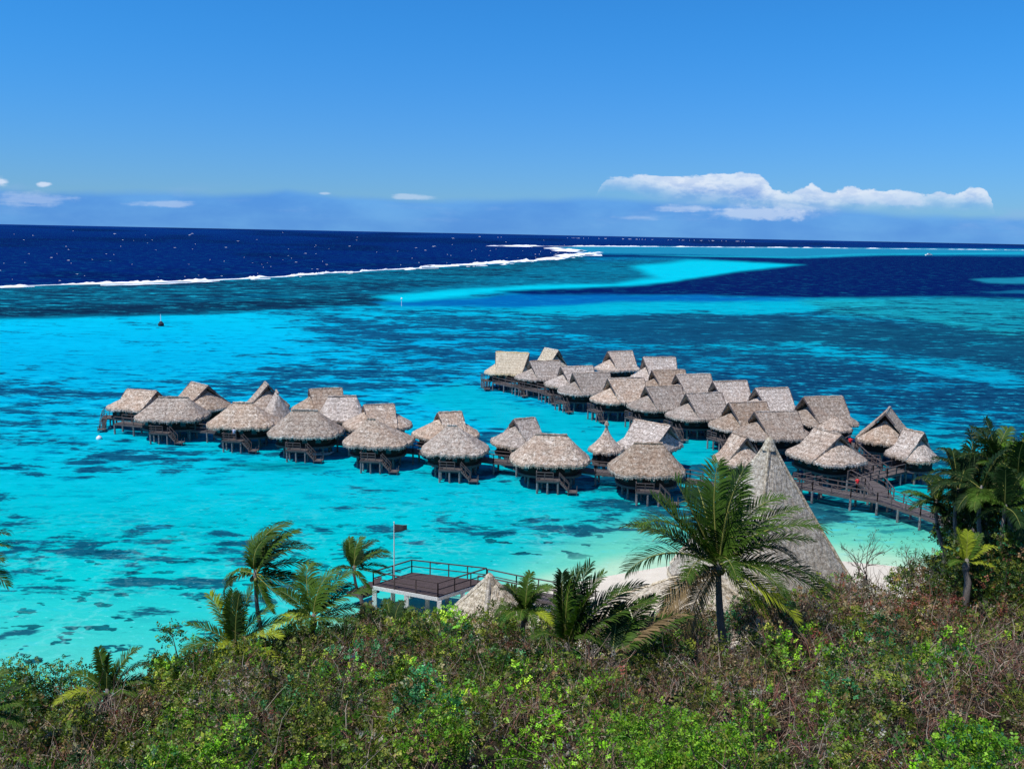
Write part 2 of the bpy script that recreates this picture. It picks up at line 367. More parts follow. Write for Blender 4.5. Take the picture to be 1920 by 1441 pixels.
# ------------------------------------------------------------------ water sheet, coloured by the sea bed below it
vs = np.concatenate([np.arange(.35, 6, .35), np.arange(6, 50, .7), np.arange(50, 420, 1.6), np.arange(420, 1010, 3.5)])
Dw = F_PX*H/vs[::-1]; azw = np.radians(np.concatenate([np.linspace(-75, -32, 60)[:-1], np.linspace(-32, 32, 480), np.linspace(32, 75, 60)[1:]]))
A2, D2 = np.meshgrid(azw, Dw, indexing='ij'); D2 = D2/np.maximum(np.cos(A2), .3)**0
Xw = D2*np.sin(A2); Yw = D2*np.cos(A2)
PX, PY, _ = proj(np.stack([Xw, Yw, 0*Xw], -1)); 
cl = np.cos(A2) > .2
HY = 420+38*PX/1920
def poly(pts, soft=6, ax=5.0, nz=3.0):
    """soft mask of a polygon laid out over the lagoon"""
    if soft >= 8: nz = nz*3
    ny = nz*(fbm(PX/60.+len(pts), PY/9., 4)-.5)*2; nxx = nz*8*(fbm(PX/45., PY/7.+9, 3)-.5)
    X = (PX+nxx)/ax; Y = PY+ny; P = [(a/ax, b) for a, b in pts]
    inside = np.zeros(X.shape, bool); dist = np.full(X.shape, 1e9)
    for i in range(len(P)):
        x0, y0 = P[i]; x1, y1 = P[(i+1) % len(P)]
        cond = ((y0 > Y) != (y1 > Y)) & (X < (x1-x0)*(Y-y0)/((y1-y0) if y1 != y0 else 1e-9)+x0)
        inside ^= cond
        dx, dy = x1-x0, y1-y0; t = np.clip(((X-x0)*dx+(Y-y0)*dy)/(dx*dx+dy*dy+1e-9), 0, 1)
        dist = np.minimum(dist, np.hypot(X-x0-t*dx, Y-y0-t*dy))
    sdm = np.where(inside, dist, -dist)
    return sstep(-soft, soft, sdm)
tone = np.zeros(PX.shape+(3,)); patch = np.zeros(PX.shape); fine = np.zeros(PX.shape)
def L(r, g, b): return np.array(lin((r, g, b)))
rowsY = [440, 560, 600, 650, 700, 760, 840, 930, 1020, 1110, 1200, 1300, 1441]
leftC = [(0, 130, 190), (0, 150, 190), (0, 200, 238), (0, 190, 236), (0, 180, 226), (0, 184, 226), (0, 190, 220), (0, 195, 214), (0, 198, 207), (14, 206, 208), (64, 212, 206), (110, 218, 204), (140, 222, 206)]
rightC = [(0, 120, 175), (0, 145, 190), (0, 172, 205), (0, 158, 196), (10, 140, 184), (4, 148, 190), (0, 178, 198), (0, 178, 186), (60, 200, 180), (90, 200, 180), (90, 200, 180), (90, 200, 180), (90, 200, 180)]
YC = PY-(PX-960)*38/1920
lc = np.array([L(*c) for c in leftC]); rc = np.array([L(*c) for c in rightC])
tx = sstep(800, 1500, PX+100*(fbm(PX/200, PY/40)-.5))
for k in range(3):
    tone[..., k] = np.interp(YC, rowsY, lc[:, k])*(1-tx)+np.interp(YC, rowsY, rc[:, k])*tx
def blend(mask, c, amt=1.0):
    global tone
    mk2 = (mask*amt)[..., None]; tone = tone*(1-mk2)+L(*c)*mk2
def setp(mask, val):
    global patch
    patch = patch*(1-mask)+val*mask
patch[:] = .43
patch = patch*(1-tx)+.62*tx*np.ones_like(patch)
surf_line = [(-1500, 560), (-400, 545), (0, 537), (130, 533), (250, 531), (400, 525), (500, 520), (600, 514), (700, 507), (800, 501), (900, 496), (1000, 489), (1060, 483), (1100, 476)]
# reef flat behind the breakers
mm = poly(surf_line+[(1100, 500), (1250, 520), (960, 540), (700, 560), (400, 590), (0, 598), (-1500, 610)], 3); blend(mm, (10, 112, 142)); setp(mm, .55)
mm2 = mm*sstep(.45, .7, fbm(PX/120, PY/7, 4)); blend(mm2, (0, 84, 122), .8)
mm = poly([(-1500, 585), (0, 575), (300, 570), (600, 560), (760, 556), (700, 572), (300, 588), (0, 592), (-1500, 605)], 5); blend(mm, (0, 62, 92), .85); setp(mm, .7)
# teal mottled flat inside the bend and the bright sand tongue
mm = poly([(690, 548), (880, 530), (1060, 492), (1250, 486), (1400, 487), (1498, 495), (1380, 512), (1280, 528), (1140, 538), (960, 545), (760, 560)], 4); blend(mm, (8, 118, 152)); setp(mm, .4)
mm = poly([(700, 556), (900, 540), (1020, 533), (1150, 531), (1230, 520), (1190, 500), (1290, 488), (1400, 489), (1500, 495), (1385, 510), (1290, 527), (1150, 537), (960, 545), (760, 566)], 4, nz=2); blend(mm, (0, 208, 236)); setp(mm, .05)
# deep channel
mm = poly([(935, 545), (1100, 540), (1210, 535), (1300, 522), (1400, 508), (1500, 497), (1300, 484), (1100, 482), (1095, 476), (1300, 479), (1500, 484), (1650, 478), (1920, 480), (3400, 500), (3400, 580), (1920, 562), (1750, 557), (1550, 560), (1300, 553), (1000, 554)], 3.2, nz=1.6); blend(mm, (0, 22, 92)); setp(mm, 0)
mm = poly([(700, 566), (880, 560), (960, 552), (1300, 553), (1500, 560), (1560, 568), (1300, 566), (1000, 576), (760, 574)], 4); blend(mm, (0, 96, 178), .85); setp(mm, .08)
mm = poly([(1150, 566), (1300, 566), (1600, 560), (1700, 566), (1600, 582), (1400, 590), (1200, 588), (1000, 590), (940, 584)], 5); blend(mm, (0, 186, 214), .9); setp(mm, .2)
mm = poly([(1500, 562), (1750, 558), (3000, 580), (3000, 680), (1920, 640), (1700, 600), (1560, 590)], 6); blend(mm, (30, 160, 172), .75); setp(mm, .42)
mm = poly([(1820, 524), (1920, 521), (2600, 530), (2600, 545), (1920, 533), (1850, 530)], 2); blend(mm, (36, 150, 180), .8)
mm = poly([(1840, 547), (1920, 543), (2600, 548), (2600, 556), (1920, 550)], 2); blend(mm, (20, 120, 160), .7)
# dark coral gardens right of the cottages and in mid lagoon
mm = poly([(1040, 600), (1300, 588), (1500, 596), (1560, 620), (1400, 640), (1200, 640), (1080, 625)], 8); setp(mm, .86)
mm = poly([(1500, 600), (1920, 625), (3000, 660), (3000, 740), (1920, 700), (1650, 655), (1400, 640)], 9); setp(mm, .74); blend(mm, (30, 150, 160), .4)
mm = poly([(1280, 640), (1500, 640), (1920, 690), (1920, 730), (1500, 668), (1300, 655)], 8); setp(mm, .46); blend(mm, (0, 190, 222), .5)
mm = poly([(900, 640), (1300, 655), (1600, 690), (1920, 740), (2900, 800), (2900, 900), (1920, 800), (1500, 740), (1100, 700), (900, 665)], 9); setp(mm, .64); blend(mm, (0, 150, 192), .4)
mm = poly([(560, 600), (900, 590), (1100, 630), (1200, 660), (850, 680), (620, 640)], 12); setp(mm, .55); blend(mm, (0, 160, 215), .3)
mm = poly([(500, 680), (820, 670), (900, 700), (900, 760), (700, 760), (380, 740)], 12); setp(mm, .6)
mm = poly([(-1500, 700), (0, 700), (300, 715), (420, 790), (0, 800), (-1500, 790)], 12); setp(mm, .5)
mm = poly([(0, 900), (1000, 900), (1100, 960), (500, 990), (0, 960)], 14); setp(mm, .22)
mm = poly([(-1500, 600), (0, 596), (420, 588), (560, 600), (480, 680), (0, 700), (-1500, 720)], 12); setp(mm, .27)
mm = poly([(420, 868), (560, 866), (620, 874), (600, 884), (480, 882)], 4); blend(mm, (0, 120, 130), .6)
mm = poly([(520, 585), (900, 580), (1200, 584), (1900, 600), (3000, 640), (3000, 840), (1920, 790), (1500, 740), (1100, 690), (840, 690), (600, 650)], 10); patch = patch+mm*.10*(patch > .15); blend(mm*sstep(.35, .7, fbm(PX/110, PY/7, 4)), (0, 104, 148), .3)
mm = poly([(860, 715), (1000, 760), (1180, 790), (1330, 830), (1340, 870), (1100, 850), (900, 790), (760, 745)], 7, nz=2); setp(mm, .2); blend(mm, (0, 186, 200), .6)
# outer ocean
mm = poly([(-3500, 300), (5500, 500), (5500, 500), (1920, 466), (1060, 463), (1080, 472)]+surf_line[::-1], 1.2, nz=.8); oc = (YC < 462) & (PX > 1050); 
blend(mm, (0, 32, 108)); setp(mm, 0); blend(mm*sstep(22, 2, PY-HY), (4, 50, 132), .6)
blend(mm*sstep(.45, .75, fbm(PX/170, (PY-HY)/8, 4)), (0, 20, 84), .8)
band2 = poly([(1040, 463), (1200, 461), (1920, 467), (3400, 480), (3400, 492), (1920, 478), (1650, 476), (1500, 482), (1300, 477), (1120, 474)], 1.2, nz=.6); blend(band2, (34, 142, 184)); setp(band2, .1)
blend(poly([(1200, 478), (1500, 481), (1600, 476), (1920, 473), (1920, 476), (1640, 479), (1500, 484), (1300, 481)], 1, nz=.4), (30, 180, 210), .8)
# shallows towards the sand
p_, d_, de_, _, ds_, _ = bands(Xw, Yw)
off = d_-ds_
wl = sstep(900, 1250, p_)
reach = 8+16*wl
sh = sstep(1, 0, off/reach+.5*(fbm(Xw*.12, Yw*.12)-.5))
blend(sh, (160, 228, 192), .66); blend(sstep(3.5+3*wl, 0, off+2*(fbm(Xw*.3, Yw*.3)-.5)), (232, 236, 208), .75)
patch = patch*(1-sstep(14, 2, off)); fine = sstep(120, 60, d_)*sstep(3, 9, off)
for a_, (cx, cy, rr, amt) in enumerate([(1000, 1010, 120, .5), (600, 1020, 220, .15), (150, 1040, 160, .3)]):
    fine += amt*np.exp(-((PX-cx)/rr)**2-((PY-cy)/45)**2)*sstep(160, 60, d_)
tone_alb = np.clip(tone, 0.0, 1)/1.42*np.array([.8, .99, .90])
nv, mv = Xw.shape; idx = np.arange(nv*mv).reshape(nv, mv)
Fw = np.stack([idx[:-1, :-1], idx[:-1, 1:], idx[1:, 1:], idx[1:, :-1]], -1).reshape(-1, 4)
def waterfn(n):
    a = n.n('ShaderNodeAttribute', attribute_name='tone').outputs['Color']
    pa = n.n('ShaderNodeAttribute', attribute_name='reef').outputs['Color']; sp = n.n('ShaderNodeSeparateColor', i_0=pa)
    g = n.n('ShaderNodeTexCoord').outputs['Object']
    dist = n.n('ShaderNodeVectorMath', operation='LENGTH', i_0=g).outputs['Value']
    gx = n.mapping(g, scale=(.45, 1, 1))
    big = n.noise(gx, .07, 5, .6, .3); mid = n.noise(n.mapping(g, scale=(.6, 1, 1)), .24, 5, .7, .4); far = n.noise(n.mapping(g, scale=(.3, 1, 1)), .014, 6, .68); fin = n.noise(n.mapping(g, scale=(.33, 1, 1), loc=(5, 9, 0)), .62, 4, .7)
    w1 = n.ss(dist, 260, 620)
    near_ = n.m('ADD', n.m('MULTIPLY', big, .34), n.m('ADD', n.m('MULTIPLY', mid, .42), n.m('MULTIPLY', fin, .24)))
    far_ = n.m('ADD', n.m('MULTIPLY', far, .30), n.m('ADD', n.m('MULTIPLY', big, .36), n.m('MULTIPLY', mid, .34)))
    comb = n.mix(w1, near_, far_)
    thr = n.m('MULTIPLY_ADD', sp.outputs[0], -.25, .63)
    mk = n.ss(n.m('SUBTRACT', comb, thr), -.018, .03)
    dark = n.mix(1.0, a, (.10, .20, .36), 'MULTIPLY'); dark = n.mix(.6, dark, (.005, .026, .060))
    col = n.mix(n.m('MULTIPLY', mk, .9), a, dark)
    # soft tonal drift of the sand
    dr = n.noise(n.mapping(g, scale=(.5, 1, 1)), .05, 4, .55)
    col = n.mix(1.0, col, n.mix(dr, (.80, .84, .88), (1.16, 1.14, 1.12)), 'MULTIPLY')
    # small coral heads close to shore
    v = n.noise(n.mapping(g, scale=(.62, 1, 1), loc=(13, 4, 0)), .62, 3, .5)
    cl_ = n.noise(g, .07, 2, .5)
    t2 = n.m('SUBTRACT', .765, n.m('MULTIPLY', n.m('ADD', cl_, n.m('MULTIPLY', sp.outputs[1], .30)), .22))
    k2 = n.m('MULTIPLY', n.ss(n.m('SUBTRACT', v, t2), 0.0, .022), n.m('MINIMUM', sp.outputs[1], 1.0))
    col = n.mix(n.m('MULTIPLY', k2, .95), col, (.0, .038, .062))
    # caustic light lines painted as a pale net into the shallows' colour
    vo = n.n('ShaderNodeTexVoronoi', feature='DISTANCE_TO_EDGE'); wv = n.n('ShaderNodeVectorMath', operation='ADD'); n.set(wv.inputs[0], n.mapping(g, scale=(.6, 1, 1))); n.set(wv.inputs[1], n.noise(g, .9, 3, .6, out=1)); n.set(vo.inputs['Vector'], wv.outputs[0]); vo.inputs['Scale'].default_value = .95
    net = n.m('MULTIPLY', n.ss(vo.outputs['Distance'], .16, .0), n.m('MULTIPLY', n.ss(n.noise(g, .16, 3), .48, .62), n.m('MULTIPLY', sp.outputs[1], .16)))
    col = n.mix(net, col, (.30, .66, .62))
    # ripples
    r1 = n.noise(n.mapping(g, scale=(.5, 1, 1)), 1.3, 4, .65); r2 = n.noise(n.mapping(g, scale=(.4, 1, 1)), .22, 4, .6)
    st = n.noise(n.mapping(g, scale=(.45, 1, 1), loc=(31, 7, 0)), .5, 5, .74); st2 = n.noise(n.mapping(g, scale=(.45, 1, 1), loc=(11, 17, 0)), .20, 5, .74)
    stx = n.mix(n.ss(dist, 170, 420), st, st2)
    amp = n.m('MULTIPLY', n.m('ADD', n.m('MULTIPLY', n.ss(sp.outputs[0], .0, .6), .85), .34), n.ss(dist, 45, 130))
    col = n.mix(n.m('MULTIPLY', n.ss(stx, .50, .64), amp), col, n.mix(1.0, col, (.2, .42, .58), 'MULTIPLY'))
    col = n.mix(n.m('MULTIPLY', n.ss(stx, .46, .32), n.m('MULTIPLY', amp, .75)), col, (.01, .46, .60))
    # fine paler and darker flecks close to the shore
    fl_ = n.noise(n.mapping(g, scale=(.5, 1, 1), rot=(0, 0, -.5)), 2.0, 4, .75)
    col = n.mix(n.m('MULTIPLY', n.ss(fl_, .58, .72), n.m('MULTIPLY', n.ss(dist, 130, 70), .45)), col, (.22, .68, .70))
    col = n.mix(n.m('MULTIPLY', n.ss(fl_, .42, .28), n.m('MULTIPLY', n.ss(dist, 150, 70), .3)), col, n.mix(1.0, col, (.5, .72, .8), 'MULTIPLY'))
    hgt = n.m('ADD', n.m('MULTIPLY', r1, .25), r2)
    b = n.n('ShaderNodeBump', i_Strength=.5, i_Distance=.6, i_Height=hgt)
    di = n.n('ShaderNodeBsdfDiffuse', i_Color=col); gl = n.n('ShaderNodeBsdfGlossy', i_Roughness=.16); gl.inputs['Color'].default_value = (.9, .95, 1, 1)
    n.set(gl.inputs['Normal'], b.outputs[0]); n.set(di.inputs['Normal'], b.outputs[0])
    mx = n.n('ShaderNodeMixShader', i_0=.018); n.set(mx.inputs[1], di.outputs[0]); n.set(mx.inputs[2], gl.outputs[0])
    return mx.outputs[0]
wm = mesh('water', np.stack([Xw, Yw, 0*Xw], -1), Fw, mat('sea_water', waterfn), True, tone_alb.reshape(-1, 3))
ra = wm.color_attributes.new('reef', 'FLOAT_COLOR', 'POINT')
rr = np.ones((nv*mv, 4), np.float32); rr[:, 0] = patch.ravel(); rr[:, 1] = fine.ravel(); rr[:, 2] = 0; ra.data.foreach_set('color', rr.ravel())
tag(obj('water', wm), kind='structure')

# breakers on the reef: lumpy ridges of foam with real height
def breaker(pts, wid, hgt, step, seed, gap=0.0):
    rs = np.random.RandomState(seed); vs_ = []; fs = []
    P = [at(*p)[:2] for p in pts]; seg = []
    for a, b in zip(P[:-1], P[1:]):
        n_ = max(2, int(np.linalg.norm(b-a)/step))
        seg += [a+(b-a)*t for t in np.linspace(0, 1, n_, endpoint=False)]
    seg.append(P[-1]); seg = np.array(seg); n_ = len(seg)
    tan = np.gradient(seg, axis=0); tan /= np.linalg.norm(tan, axis=1)[:, None]; nor = np.stack([-tan[:, 1], tan[:, 0]], -1)
    s_ = np.arange(n_)
    wob = (fbm(s_*.05+seed, 0*s_, 4)-.5); h = hgt*sstep(.35+gap*.3, .75, fbm(s_*.11+seed*3, 0*s_+5, 4))*1.6+.15
    wd = wid*(.35+1.3*sstep(.3+gap*.3, .75, fbm(s_*.08+seed*7, 0*s_+9, 4)))
    prof = [(-1, 0, -.3), (-.55, .25, 0), (-.15, 1, 0), (.12, .85, 0), (.5, .22, 0), (1, 0, -.3)]
    for i in range(n_):
        for (o, hh, z0) in prof:
            c = seg[i]+nor[i]*(wid*3.5*wob[i]+o*wd[i]*(.8+.4*rs.rand()))
            vs_.append((c[0], c[1], z0+hh*h[i]*(.6+.8*rs.rand())))
    k = len(prof)
    for i in range(n_-1):
        if gap and wd[i] < wid*.55: continue
        for j in range(k-1): fs.append((i*k+j, i*k+j+1, (i+1)*k+j+1, (i+1)*k+j))
    return vs_, fs
vv, ff = [], []
for args in [(surf_line[1:], 3.4, .6, 1.6, 1), ([(x, y+2.5) for x, y in surf_line[2:]], 3, .35, 2, 2, .8), ([(800, 499), (930, 493), (1030, 486), (1085, 477), (1120, 473)], 12, 1.1, 4, 3), ([(925, 461), (1000, 463), (1100, 471), (1060, 468)], 20, 1.4, 5, 4, .6), ([(1040, 470), (1100, 473), (1110, 477)], 24, 2.0, 4, 5, .4),
             ([(925, 460), (1000, 461.5), (1200, 462.5), (1500, 464.5), (1920, 469)], 13, 1.5, 9, 6), ([(1090, 479), (1180, 480), (1260, 482.5)], 10, 1.4, 5, 7, .5), ([(1920, 469), (2600, 476)], 30, 3, 12, 8, .3)]:
    v_, f_ = breaker(*args); b0 = len(vv); vv += v_; ff += [tuple(i+b0 for i in q) for q in f_]
tag(obj('breaking_surf', mesh('breaking_surf', vv, ff, M['foam'], True)), 'long white line of surf breaking along the edge of the reef', 'surf', kind='stuff')
# white caps on the open sea
vv, ff = [], []
for i in range(170):
    x = random.uniform(-300, 1400); y0 = 420+38*x/1920
    lim = np.interp(x, [p[0] for p in surf_line], [p[1] for p in surf_line]) if x < 1060 else y0+11
    y = y0+5+(lim-y0-11)*random.random()**.8
    if y > lim-4: continue
    P = at(x, y); D = math.hypot(P[0], P[1]); L_ = random.choice((.45, .6, .8, 1.7))*D/1150; wdt = L_*.5
    a = random.uniform(-.35, .35); b0 = len(vv); n_ = 5
    for j in range(n_+1):
        t = j/n_*2-1; q = math.sqrt(max(0, 1-t*t))
        cx = P[0]+t*L_*math.cos(a); cy = P[1]+t*L_*math.sin(a)
        for o, z in ((-1, -.1), (0, .16*random.uniform(.5, 1)*D/700), (1, -.1)):
            vv.append((cx, cy+o*wdt*q*random.uniform(.6, 1.2), z*q if z > 0 else z))
    for j in range(n_):
        for k in range(2): ff.append((b0+j*3+k, b0+j*3+k+1, b0+(j+1)*3+k+1, b0+(j+1)*3+k))
tag(obj('whitecaps', mesh('whitecaps', vv, ff, M['foam'], True)), 'scattered small white wave crests on the dark blue open ocean', 'waves', kind='stuff')

# ------------------------------------------------------------------ thatched overwater cottages
def hair(o): return o
def sup(phi, n_=2.6):
    c, s = math.cos(phi), math.sin(phi)
    r = (abs(c)**n_+abs(s)**n_)**(-1/n_)
    return c*r, s*r
def jit(a): return random.uniform(-a, a)
def roof_gable(r, AL, AR, B, ze, zr, th=.32, gz=.66, er=.80):
    """steep main slopes with overhanging open gables, half-cone aprons below them"""
    mb = MB(); eL = min(r, AL)*er; eR = min(r, AR)*er
    rise = zr-ze; fr = []
    for sgn in (-1, 1):
        n_, k = 23, 10; G = np.zeros((n_, k, 3))
        for i in range(n_):
            s = i/(n_-1)
            for j in range(k):
                t = j/(k-1); x = -(r+.15)*(1-t)-(eL+.1)*t+s*((r+.15)*(1-t)+(eL+.1)*t+(r+.15)*(1-t)+(eR+.1)*t)
                G[i, j] = (x+jit(.03), sgn*(B*1.0*t+.02), zr-rise*(t**.93)+jit(.035)+(.10*(1-t)))
            G[i, -1, 1] += sgn*jit(.08); G[i, -1, 2] += jit(.08)
            fr.append((G[i, -1].copy(), sgn*math.pi/2))
        if sgn < 0: G = G[::-1]
        mb.grid(G, th)
    za = ze+rise*gz
    for sgn, e, A in ((-1, eL, AL), (1, eR, AR)):
        if A-e < .4: continue
        n_, k = 23, 8; G = np.zeros((n_, k, 3))
        for i in range(n_):
            ph = (-math.pi/2+math.pi*i/(n_-1))
            cx, cy = sup(ph, 2.15)
            for j in range(k):
                t = j/(k-1)
                G[i, j] = (sgn*(e-.5*(1-t)+(A-e)*cx*t)+jit(.03), B*.97*cy*t, za-(za-ze)*t**.95+jit(.035)-.06)
            G[i, -1, 0] += jit(.07); G[i, -1, 2] += jit(.08)
            fr.append((G[i, -1].copy(), ph if sgn > 0 else math.pi-ph))
        if sgn > 0: G = G[::-1]
        mb.grid(G, th)
    return mb, fr, za, eL, eR
def roof_hip(r, AL, AR, B, ze, zr, th=.32, flare=.93, nsup=2.7, off=0.0):
    mb = MB(); n_, k = 65, 13; G = np.zeros((n_, k, 3)); fr = []
    for i in range(n_):
        ph = 2*math.pi*(i % (n_-1))/(n_-1); cx, cy = sup(ph, nsup)
        A = AR if cx > 0 else AL
        ox, oy = A*cx, B*cy; rx = max(-r, min(r, ox*1.15))+off
        for j in range(k):
            t = j/(k-1); q = random.Random(i % (n_-1)*31+j)
            G[i, j] = (rx*(1-t)+ox*t, oy*t, zr-(zr-ze)*t**flare+q.uniform(-.04, .04)+(.06*math.sin(ph*9)*t))
        q = random.Random(i % (n_-1))
        G[i, -1] += (q.uniform(-.08, .08), q.uniform(-.08, .08), q.uniform(-.09, .09))
        fr.append((G[i, -1].copy(), math.atan2(oy/B**2, ox/A**2)))
    mb.grid(G[::-1], th)
    return mb, fr
def fringe(fr, th=.32, mat_=None, parent=None):
    runs = []; cur = [fr[0]]
    for q in fr[1:]:
        if np.linalg.norm(q[0]-cur[-1][0]) > 1.6: runs.append(cur); cur = [q]
        else: cur.append(q)
    runs.append(cur)
    for run in runs:
        if len(run) < 4: continue
        G = []
        for a in range(len(run)-1):
            p, an = run[a]; q, an2 = run[a+1]; L = np.linalg.norm(q-p); n_ = max(1, int(L/.075))
            for c in range(n_):
                t = c/n_; c0 = p+(q-p)*t; nn = np.array([math.cos(an), math.sin(an), 0])
                o = random.uniform(.0, .09); k = random.random()
                G.append([c0+nn*.03+np.array([0, 0, -.05]), c0+nn*(.05+o)-np.array([0, 0, .05+th*.5]), c0+nn*(.02+o)-np.array([0, 0, th+.02+.24*k*k])])
        mb = MB(); mb.grid(np.array(G)); mb.build('thatch_fringe', mat_, parent)
ZF = 1.75   # floor level above the water
# shared unit parts
pile_me = MB(); pile_me.tube([(0, 0, -1.5), (0.02, 0, .2), (0, 0, 1)], [.13, .14, .12], 8); pile_me = pile_me.me('piling', M['piling'])
rail_mb = MB()
def railing_run(mb, P, h=.95, post=1.1, pw=.09, z0=0.0, slats=2):
    for a, b in zip(P[:-1], P[1:]):
        a = Vector(a); b = Vector(b); L = (b-a).length; n_ = max(1, round(L/post))
        for i in range(n_+1):
            p = a.lerp(b, i/n_); mb.box(p.x-pw/2, p.x+pw/2, p.y-pw/2, p.y+pw/2, p.z+z0-.05, p.z+z0+h)
        up = Vector((0, 0, 1))
        mb.bar(a+up*(h+.02), b+up*(h+.02), .12, .07)
        for k in range(slats): mb.bar(a+up*(h*(k+1)/(slats+1)), b+up*(h*(k+1)/(slats+1)), .05, .07)
def mk_terrace():
    """deck, railing, stairs, lower landing; local -y is outwards"""
    d = MB(); d.box(-1.9, 1.9, -2.3, .9, ZF-.28, ZF-.14)
    x = -1.9
    while x < 1.88: d.box(x+.01, x+.135, -2.32, .9, ZF-.137, ZF-.10); x += .145
    for y in (-2.1, -.4): d.bar((-1.9, y, ZF-.36), (1.9, y, ZF-.36), .12, .16)
    r = MB(); railing_run(r, [(-1.85, .7, ZF-.1), (-1.85, -2.25, ZF-.1), (.9, -2.25, ZF-.1)])
    s = MB(); a = Vector((1.85, -1.7, ZF-.15)); b = Vector((3.5, -1.9, .42))
    for dy in (-.5, .5): s.bar(a+Vector((0, dy, 0)), b+Vector((0, dy, 0)), .08, .2)
    for i in range(6):
        p = a.lerp(b, (i+.5)/6); s.box(p.x-.14, p.x+.14, p.y-.5, p.y+.5, p.z, p.z+.05)
    for dy in (-.5, .5):
        s.bar(a+Vector((0, dy, .9)), b+Vector((0, dy, .9)), .07, .07)
        for i in (0, 3, 6):
            p = a.lerp(b, i/6); s.bar(p+Vector((0, dy, 0)), p+Vector((.001, dy, .92)), .07, .07)
    l = MB(); l.box(3.3, 4.9, -2.6, -1.1, .32, .44)
    for px_, py_ in ((3.4, -2.5), (4.8, -2.5), (4.8, -1.2), (3.4, -1.2)): l.tube([(px_, py_, -1), (px_, py_, .95)], [.07, .07], 6)
    return d.me('terrace_deck', M['wood_deck']), r.me('terrace_railing', M['wood_rail']), s.me('stairs', M['wood_rail']), l.me('landing', M['wood_deck'])
TER = mk_terrace()
def mk_lounger():
    m_ = MB(); m_.box(-.3, .3, -.9, .3, .28, .34); m_.bar((0, .3, .32), (0, .8, .75), .6, .05)
    for x in (-.25, .25):
        for y in (-.8, .2): m_.box(x-.03, x+.03, y-.03, y+.03, 0, .3)
    return m_.me('sun_lounger', M['white'])
LNG = mk_lounger()
huts = {}
def hut(key, label, xl, xr, yE, x1, x2, yR, yaw=0, style='gable', tdir=None, tm='thatch', B=None, r=None, ze=3.35, group='thatched cottages on stilts in the lagoon', cat='cottage', flare=.93, low=False, Amul=1.25, tscale=.72, nsup=3.1):
    ya = math.radians(yaw); c, s = abs(math.cos(ya)), abs(math.sin(ya)); endon = abs(yaw) > 50 or style in ('cone', 'tower')
    P = at((xl+xr)/2, yE, ze-.35); dep = (P-np.array([0, 0, H]))@Fv; dh = np.array([P[0], P[1]])/math.hypot(P[0], P[1])
    for _ in range(3):
        sc = F_PX/dep; W = (xr-xl)/sc
        if endon:
            Bm = W/2 if style in ('cone', 'tower') else W/2/math.sqrt((Amul*c)**2+s**2); Am = Bm*(1 if style in ('cone', 'tower') else Amul); AL = AR = Am; rr_ = r if r is not None else Bm*.75
            ctr = (xl+xr)/2
        else:
            Bm = B if B else 3.9
            lat = W/2; Am = math.sqrt(max(lat**2-(Bm*s)**2, (.6*lat)**2))/c
            xm = (x1+x2)/2; rr_ = r if r is not None else (x2-x1)/2/sc/c
            offm = ((xl+xr)/2-xm)/sc/c
            AL = Am-offm; AR = Am+offm; ctr = xm
            if style == 'hip': AL = AR = Am; ctr = (xl+xr)/2
        fw = math.sqrt((Am*s)**2+(Bm*c)**2)
        Q = at(ctr, yE, ze-.35); dh = np.array([Q[0], Q[1]])/math.hypot(Q[0], Q[1])
        ctrp = Q[:2]+dh*fw*.95; dep = (np.array([*ctrp, ze])-np.array([0, 0, H]))@Fv
    # ridge height
    zr = ze+3
    for _ in range(6):
        a = proj([*ctrp, zr])[1]; b = proj([*ctrp, zr+.1])[1]; zr += .1*(yR-a)/(b-a)
    zr = max(zr, ze+1.2)
    root = empty('thatched_cottage' if cat == 'cottage' else cat.replace(' ', '_'), (ctrp[0], ctrp[1], 0), ya)
    tag(root, label, cat, group)
    cx_ = (AR-AL)/2 if style == 'gable' else 0; Amn = (AL+AR)/2
    tmat = M[tm]
    if style == 'gable':
        gz = .84 if (key[0] == 'L' or endon) and key not in ('R19', 'R2') else (.74 if key in ('R19', 'R2') else .66); rr_ = rr_*(.72 if endon and gz > .8 else 1)
        mb, fr, za, eL, eR = roof_gable(rr_, AL, AR, Bm, ze, zr, gz=gz, er=.80 if gz < .7 else .86)
        ro = mb.build('roof', tmat, root)
        for sgn, e in ((-1, eL), (1, eR)):
            g = MB()
            x = sgn*(e-.45)
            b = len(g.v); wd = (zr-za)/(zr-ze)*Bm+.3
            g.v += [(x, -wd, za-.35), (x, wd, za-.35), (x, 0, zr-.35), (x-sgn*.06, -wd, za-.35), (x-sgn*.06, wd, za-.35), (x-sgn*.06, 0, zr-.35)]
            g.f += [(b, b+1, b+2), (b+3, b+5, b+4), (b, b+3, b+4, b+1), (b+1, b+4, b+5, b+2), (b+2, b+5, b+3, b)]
            g.build('gable_shade_sheet', M['wood_dark'], root)  # dark sheet across the open gable, standing for the shade inside
        for sgn in (-1, 1):
            for sy in (-1, 1):
                bb = MB()
                e = (eL if sgn < 0 else eR)
                tcut = .62 if gz < .7 else .34
                bb.bar((sgn*(rr_+.2), 0, zr-.02), (sgn*((rr_+.2)*(1-tcut)+(e+.15)*tcut), sy*Bm*tcut, zr-(zr-ze)*tcut**.93-.02), .06, .24)
                bb.build('bargeboard', M['wood_rail'], ro)
    else:
        ns = 2.0 if style in ('cone', 'tower') else nsup
        rq = 0.05 if style in ('cone', 'tower') else rr_
        mb, fr = roof_hip(rq, AL, AR, Bm, ze, zr, flare=flare, nsup=ns, off=(((x1+x2)/2-(xl+xr)/2)/sc*.8 if style == 'hip' and not endon else 0))
        ro = mb.build('roof', tmat, root)
    offr = (((x1+x2)/2-(xl+xr)/2)/sc*.8 if style == 'hip' and not endon else 0)
    cap = MB()
